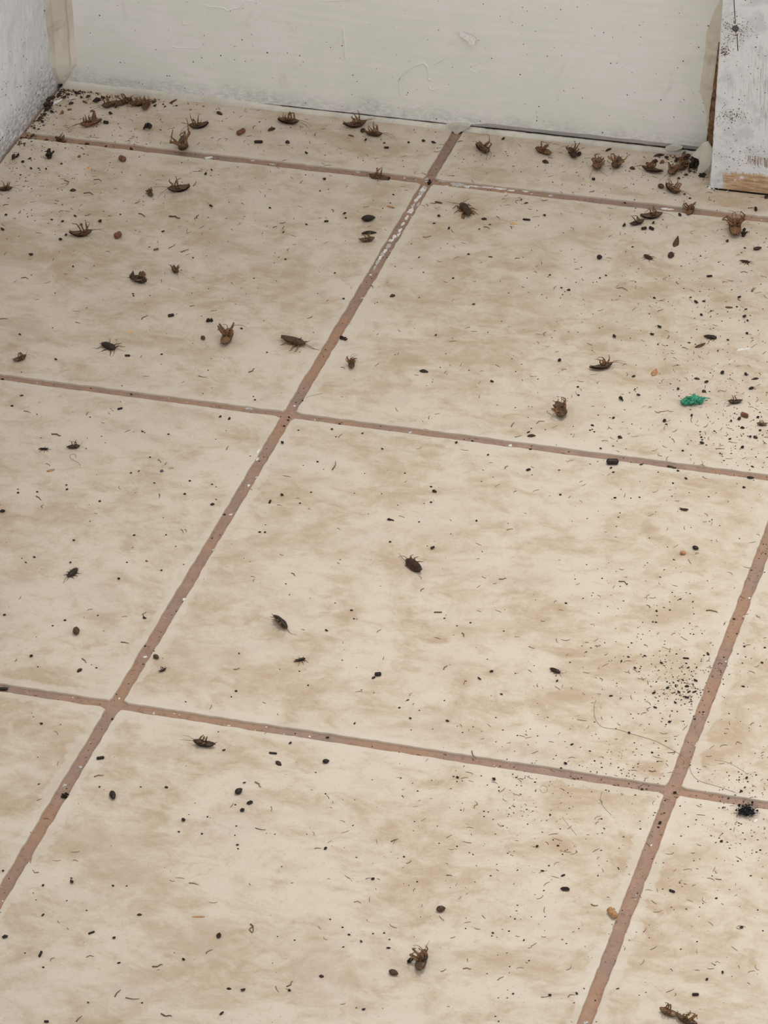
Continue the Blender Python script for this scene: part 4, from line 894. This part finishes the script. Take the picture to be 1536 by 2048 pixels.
# packed dirt in the corner and along the foot of the plaster wall
pts = []
for k in range(520):
    s = RS.random()
    if s < 0.5: x = XL + 0.004 + abs(RS.gauss(0, 0.006)); y = YB - RS.uniform(0.004, 0.12)
    else: x = XL + 0.006 + RS.uniform(0, 0.16) ** 1.0 * RS.random(); y = YB - 0.006 - abs(RS.gauss(0, 0.006))
    p = Vector((x, y, 0)); p.z = floor_z(p); pts.append((p, (0, 0, 1)))
for k in range(260):
    x = 0.235 - abs(RS.gauss(0, 0.02)); y = YB - 0.006 - abs(RS.gauss(0, 0.012)); p = Vector((x, y, 0)); pts.append((p, (0, 0, 1)))
grains('corner_dirt', pts, [M['dark'], M['rust']], 'dark brown grit packed into the foot of the walls', 'dirt', 0.0004, 0.0016, None, LIT, 2)
# grit in the joints
pts = []
for k in range(420):
    if RS.random() < 0.5: p = Vector((RS.choice((0, T)) + RS.uniform(-0.4, 0.4) * GX, RS.uniform(-0.5, 0.87), GZ))
    else: p = Vector((RS.uniform(XL, 0.75), RS.choice((0, T, 2 * T, 2 * T)) + RS.uniform(-0.4, 0.4) * 0.0086, GZ))
    pts.append((p, (0, 0, 1)))
grains('joint_grit', pts, [M['dark'], M['black']], 'dark grit lying along the grout joints', 'dirt', 0.0003, 0.0011, None, LIT, 2)
tag(link('floor_litter', LIT.mesh('floor_litter', [M['black'], M['legbrown'], M['dark'], M['rust'], M['legtan']], False)), 'fine litter of specks, grit and hair-fine insect shreds over the tiles', 'litter', None, 'stuff')
# specks on the walls
pts = []
for k in range(300):
    z = 0.006 + 0.13 * RS.random(); x = RS.uniform(XL + 0.022, 0.235)
    pts.append((Vector((x, YB, z)), (0, -1, 0)))
for u, v in ((257, 64), (695 / 3.84, 66), (473, 94), (468, 93), (469, 119), (387, 124), (554, 118), (704, 189), (578, 208), (967, 8), (1054, 22), (1190, 72), (1270, 184), (1254, 190), (1366, 122), (1398, 95), (1416, 51), (1394, 49)):
    for k in range(2): pts.append((on_y(u + RS.uniform(-1, 1), v + RS.uniform(-1, 1), YB), (0, -1, 0)))
grains('wall_specks', pts, [M['dark'], M['legbrown']], None, None, 0.00022, 0.00082, wall_back)
pts = []
for k in range(900):
    q = RS.random()
    if q < 0.30: u, v = RS.gauss(1470, 16), RS.gauss(60, 16)
    elif q < 0.50: u, v = RS.gauss(1448, 8), RS.gauss(101, 8)
    elif q < 0.72: u, v = RS.gauss(1462, 22), RS.gauss(232, 10)
    elif q < 0.85: u, v = RS.gauss(1490, 30), RS.gauss(318, 16)
    else: u, v = RS.uniform(1425, 1536), RS.uniform(0, 375)
    p = on_y(u, v, YT)
    if p.z > 0.003 and p.x > pb.x + lean * p.z + 0.002: pts.append((p, (0, -1, 0)))
grains('trim_specks', pts, [M['rust'], M['dark']], None, None, 0.0002, 0.0007, trim3)
pts = []
for k in range(240):
    y = YB - 0.01 - 0.16 * RS.random(); z = 0.004 + 0.10 * RS.random() ** 1.6
    o_ = 0.0022 * noise.noise(Vector((1, y * 30, z * 30))) + 0.0011 * noise.noise(Vector((4, y * 95, z * 70)))
    pts.append((Vector((XL + o_, y, z)), (1, 0, 0)))
grains('plaster_specks', pts, [M['dark'], M['black']], None, None, 0.0002, 0.0009, bpy.data.objects['wall_left'])

# hairs
def smooth(P, n=8):
    out = []
    for i in range(len(P) - 1):
        a = P[max(i - 1, 0)]; b_, c = P[i], P[i + 1]; d = P[min(i + 2, len(P) - 1)]
        for k in range(n):
            t = k / n; out.append(0.5 * ((2 * b_) + (c - a) * t + (2 * a - 5 * b_ + 4 * c - d) * t * t + (3 * b_ - a - 3 * c + d) * t ** 3))
    out.append(P[-1]); return out
def hair(P, r, label):
    b = MB(); Q = smooth([at(u, v, r * 1.1) for u, v in P]); b.ring_tube(Q, r, 5)
    tag(link('hair', b.mesh('hair', [M['hair']])), label, 'hair')
hair([(1192, 1400), (1188, 1415), (1190, 1435), (1199, 1450), (1212, 1456), (1236, 1459), (1258, 1466), (1285, 1474), (1315, 1484), (1345, 1500), (1362, 1510), (1376, 1525), (1384, 1548), (1400, 1562), (1436, 1573), (1471, 1585)], 0.00013, 'long wavy hair crossing the second long joint')
hair([(1204, 1583), (1201, 1600), (1208, 1615), (1223, 1630)], 0.00011, 'short curved hair on the room side of the cross joint')
hair([(1080, 1575), (1086, 1571), (1093, 1574), (1095, 1580), (1090, 1585), (1083, 1584), (1080, 1578)], 0.0001, 'hair coiled in a small circle')
hair([(1124, 1634), (1138, 1652), (1153, 1670)], 0.0001, 'short straight hair on the third tile row')
hair([(152, 916), (150, 909), (142, 909), (140, 915), (146, 920), (156, 925), (161, 931)], 0.00013, 'looped hair on the room side of the small black nymph')
hair([(1430, 1520), (1452, 1524), (1475, 1535), (1495, 1548)], 0.0001, 'faint hair on the board side of the black lint ball')
hair([(612, 795), (628, 790), (645, 787)], 0.0001, 'faint straight hair leaving the long joint')

# green plastic scrap: crumpled body with shredded strands
p = at(1384, 801, 0.003)
b = MB(); r = random.Random(9)
for k in range(7):
    c = ((k - 3) * 0.0021, r.uniform(-0.0022, 0.0022), r.uniform(0.0018, 0.0042) - abs(k - 3.6) * 0.0004)
    b.blob(c, (r.uniform(0.0022, 0.0034), r.uniform(0.002, 0.0030), r.uniform(0.0016, 0.0028)), r, 3, 0.34)
for i, q in enumerate(b.v):
    k = 0.0010 * noise.noise(q * 900) + 0.0007 * noise.noise(q * 2100)
    b.v[i] = q + Vector((k, noise.noise(q * 800 + Vector((9, 0, 0))) * 0.0008, k))
zz = min(q.z for q in b.v); b.v = [q - Vector((0, 0, zz)) for q in b.v]
gs = link('plastic_scrap', b.mesh('plastic_scrap', [M['green']])); gs.location = (p.x, p.y, 0); gs.rotation_euler = (0, 0, yaw_of(1384, 801, 8))
tag(gs, 'crumpled green plastic scrap on the first full tile row', 'scrap')
for k in range(26):
    s = MB(); c = Vector((r.uniform(-0.0065, 0.0065), r.uniform(-0.003, 0.003), r.uniform(0.001, 0.006))); a = r.uniform(-0.7, 0.7) + (math.pi if r.random() < 0.5 else 0); P = []
    for j in range(8):
        P.append(c.copy()); a += r.uniform(-0.6, 0.6); c = c + Vector((math.cos(a), math.sin(a) * 0.7, r.uniform(-0.6, 0.55))) * 0.0013; c.z = max(0.0004, min(0.0072, c.z))
    s.ring_tube(P, [0.0005, 0.0006, 0.0006, 0.0006, 0.0005, 0.0004, 0.0003, 0.00015], 5, 0, 0.6); link('strand', s.mesh('strand', [M['green']]), gs)

# black lint ball
p = at(1492, 1622, 0.002); b = MB(); r = random.Random(21)
for k in range(70):
    c = Vector((r.gauss(0, 0.0028), r.gauss(0, 0.0030), abs(r.gauss(0.0012, 0.0014)))); s = r.uniform(0.0004, 0.0011); b.blob(c, (s, s, s * 0.8), r, 1, 0.4)
for k in range(110):
    c = Vector((r.gauss(0, 0.0022), r.gauss(0, 0.0026), abs(r.gauss(0.001, 0.001)) + 0.0003)); a = r.uniform(0, 6.28); P = []
    for j in range(5):
        P.append(c.copy()); a += r.uniform(-0.7, 0.7); c = c + Vector((math.cos(a), math.sin(a), r.uniform(-0.4, 0.4))) * 0.0013; c.z = max(0.0002, c.z)
    b.ring_tube(P, 0.00012, 4)
o = link('lint_ball', b.mesh('lint_ball', [M['lint']], True, True)); o.location = (p.x, p.y, 0); tag(o, 'fuzzy black lint ball on the room side of the cross joint', 'lint')
for u, v, s in ((1478, 1560, 5), (1482, 1583, 9), (1490, 1575, 6), (1457, 1592, 6), (1470, 1590, 5), (1515, 1612, 7), (1447, 1615, 8)):
    A(u, v, s, s * 0.7, 20, 'clump', 'black')

# white paint left on the joints and at the foot of the trim board
def paint(u, v, L, W, ang, h=0.0006):
    p = at(u, v); z = floor_z(p); s = mpp(p); b = MB(); n = 13; r = random.Random(int(u * 3 + v)); P = []
    for k in range(n):
        a = 2 * math.pi * k / n; q = r.uniform(0.34, 0.72); P.append((q * math.cos(a), q * math.sin(a), 0))
    b.prism([(x, y, 0.0) for x, y, _ in P], (0, 0, -0.35)); b.v[:n] = [Vector((q.x * 0.93, q.y * 0.93, 0.65 + 0.3 * r.random())) for q in b.v[:n]]
    o = link('paint_chip', b.mesh('paint_chip', [M[r.choice(('chip', 'chip', 'chipgrey'))]], False)); o.location = (p.x, p.y, z); o.rotation_euler = (0, 0, yaw_of(u, v, ang)); o.scale = (wlen(u, v, ang, L), W * s * 1.5, h)
    return o, place_words(p)
SMEAR = [(1484, 699, 26, 6, 8), (853, 354, 7, 4, 40), (846, 376, 18, 7, 60), (836, 405, 16, 4, 60), (800, 457, 12, 5, 60), (789, 470, 12, 5, 60), (760, 512, 14, 4, 60), (826, 408, 12, 5, 60), (949, 369, 22, 3, 355), (908, 364, 16, 4, 355), (852, 360, 5, 4, 20), (884, 359, 18, 3, 355), (893, 369, 10, 3, 0), (918, 366, 28, 8, 355), (933, 370, 12, 5, 355), (975, 371, 22, 4, 355), (1000, 374, 26, 4, 355), (1022, 377, 14, 3, 355), (1050, 379, 12, 3, 355), (1101, 388, 10, 6, 0), (850, 371, 10, 6, 55), (843, 383, 15, 6, 60), (838, 390, 14, 5, 50), (832, 397, 10, 5, 60), (822, 417, 16, 8, 55), (813, 432, 14, 5, 60), (806, 444, 10, 4, 60), (797, 466, 12, 4, 60), (782, 477, 10, 7, 50), (777, 488, 14, 6, 60), (770, 498, 12, 5, 60), (764, 505, 10, 6, 60), (755, 521, 16, 5, 60), (749, 532, 12, 4, 60), (741, 546, 6, 4, 0), (725, 592, 7, 5, 20), (498, 813, 13, 6, 0), (517, 903, 14, 3, 60), (515, 914, 8, 4, 60), (513, 951, 6, 3, 20), (497, 967, 6, 4, 30), (462, 1025, 7, 4, 20), (589, 808, 5, 3, 0), (820, 861, 8, 4, 20), (1020, 887, 8, 5, 10), (418, 312, 16, 5, 8), (716, 341, 9, 5, 0), (700, 648, 5, 3, 30), (544, 325, 14, 4, 350), (290, 1310, 8, 4, 20), (129, 1567, 9, 5, 30), (161, 1530, 8, 4, 10), (1517, 957, 14, 4, 355), (1171, 2041, 9, 5, 10), (1499, 1192, 5, 3, 0), (1488, 1229, 4, 3, 0), (1452, 1319, 4, 3, 0), (533, 1450, 6, 3, 0), (619, 1469, 5, 3, 0), (655, 1471, 5, 3, 0), (1100, 1545, 6, 2, 0), (238, 1393, 3, 3, 0), (358, 1426, 4, 3, 0), (742, 1120, 3, 3, 0), (369, 1199, 8, 4, 20), (427, 1101, 5, 3, 0)]
for q in SMEAR:
    o, zn = paint(*q)
    t = 'white paint chip, ' + zn; tag(o, t, 'paint chip', t)
def curl(u, v, L, ang, ry):
    p = at(u, v); s = mpp(p) * L; b = MB(); rows = []
    for i in range(6):
        a = i / 5 * 2.0; rows.append([(math.sin(a) * 0.45, -0.3 + 0.6 * j / 3 + 0.06 * math.sin(9 * j + i), 0.35 * (1 - math.cos(a))) for j in range(4)])
    b.grid(rows); b.grid([[(x * 0.9, y, z + 0.05) for x, y, z in reversed(q)] for q in rows])
    o = link('paint_curl', b.mesh('paint_curl', [M['chip']], False, True)); o.location = (p.x, p.y, 0); o.rotation_euler = (0, 0, ry); o.scale = (s, s, s)
    t = 'curled white paint flake at the foot of the trim board'; tag(o, t, 'paint chip', t)
for k, q in enumerate(((1411, 373, 11), (1418, 378, 12), (1424, 376, 13), (1431, 380, 11), (1438, 378, 9), (1452, 384, 10), (1466, 383, 12), (1474, 381, 9), (1422, 384, 9))):
    curl(q[0], q[1], q[2], 0, k * 1.3)
b = MB(); b.box((pb.x + 0.004, YT - 0.0006, 0.0), (pb.x + 0.11, YT + 0.004, 0.0014)); link('base_gap_shade', b.mesh('base_gap_shade', [M['hollow']], False), trim3)  # solid dark slab painting the shade under the trim board
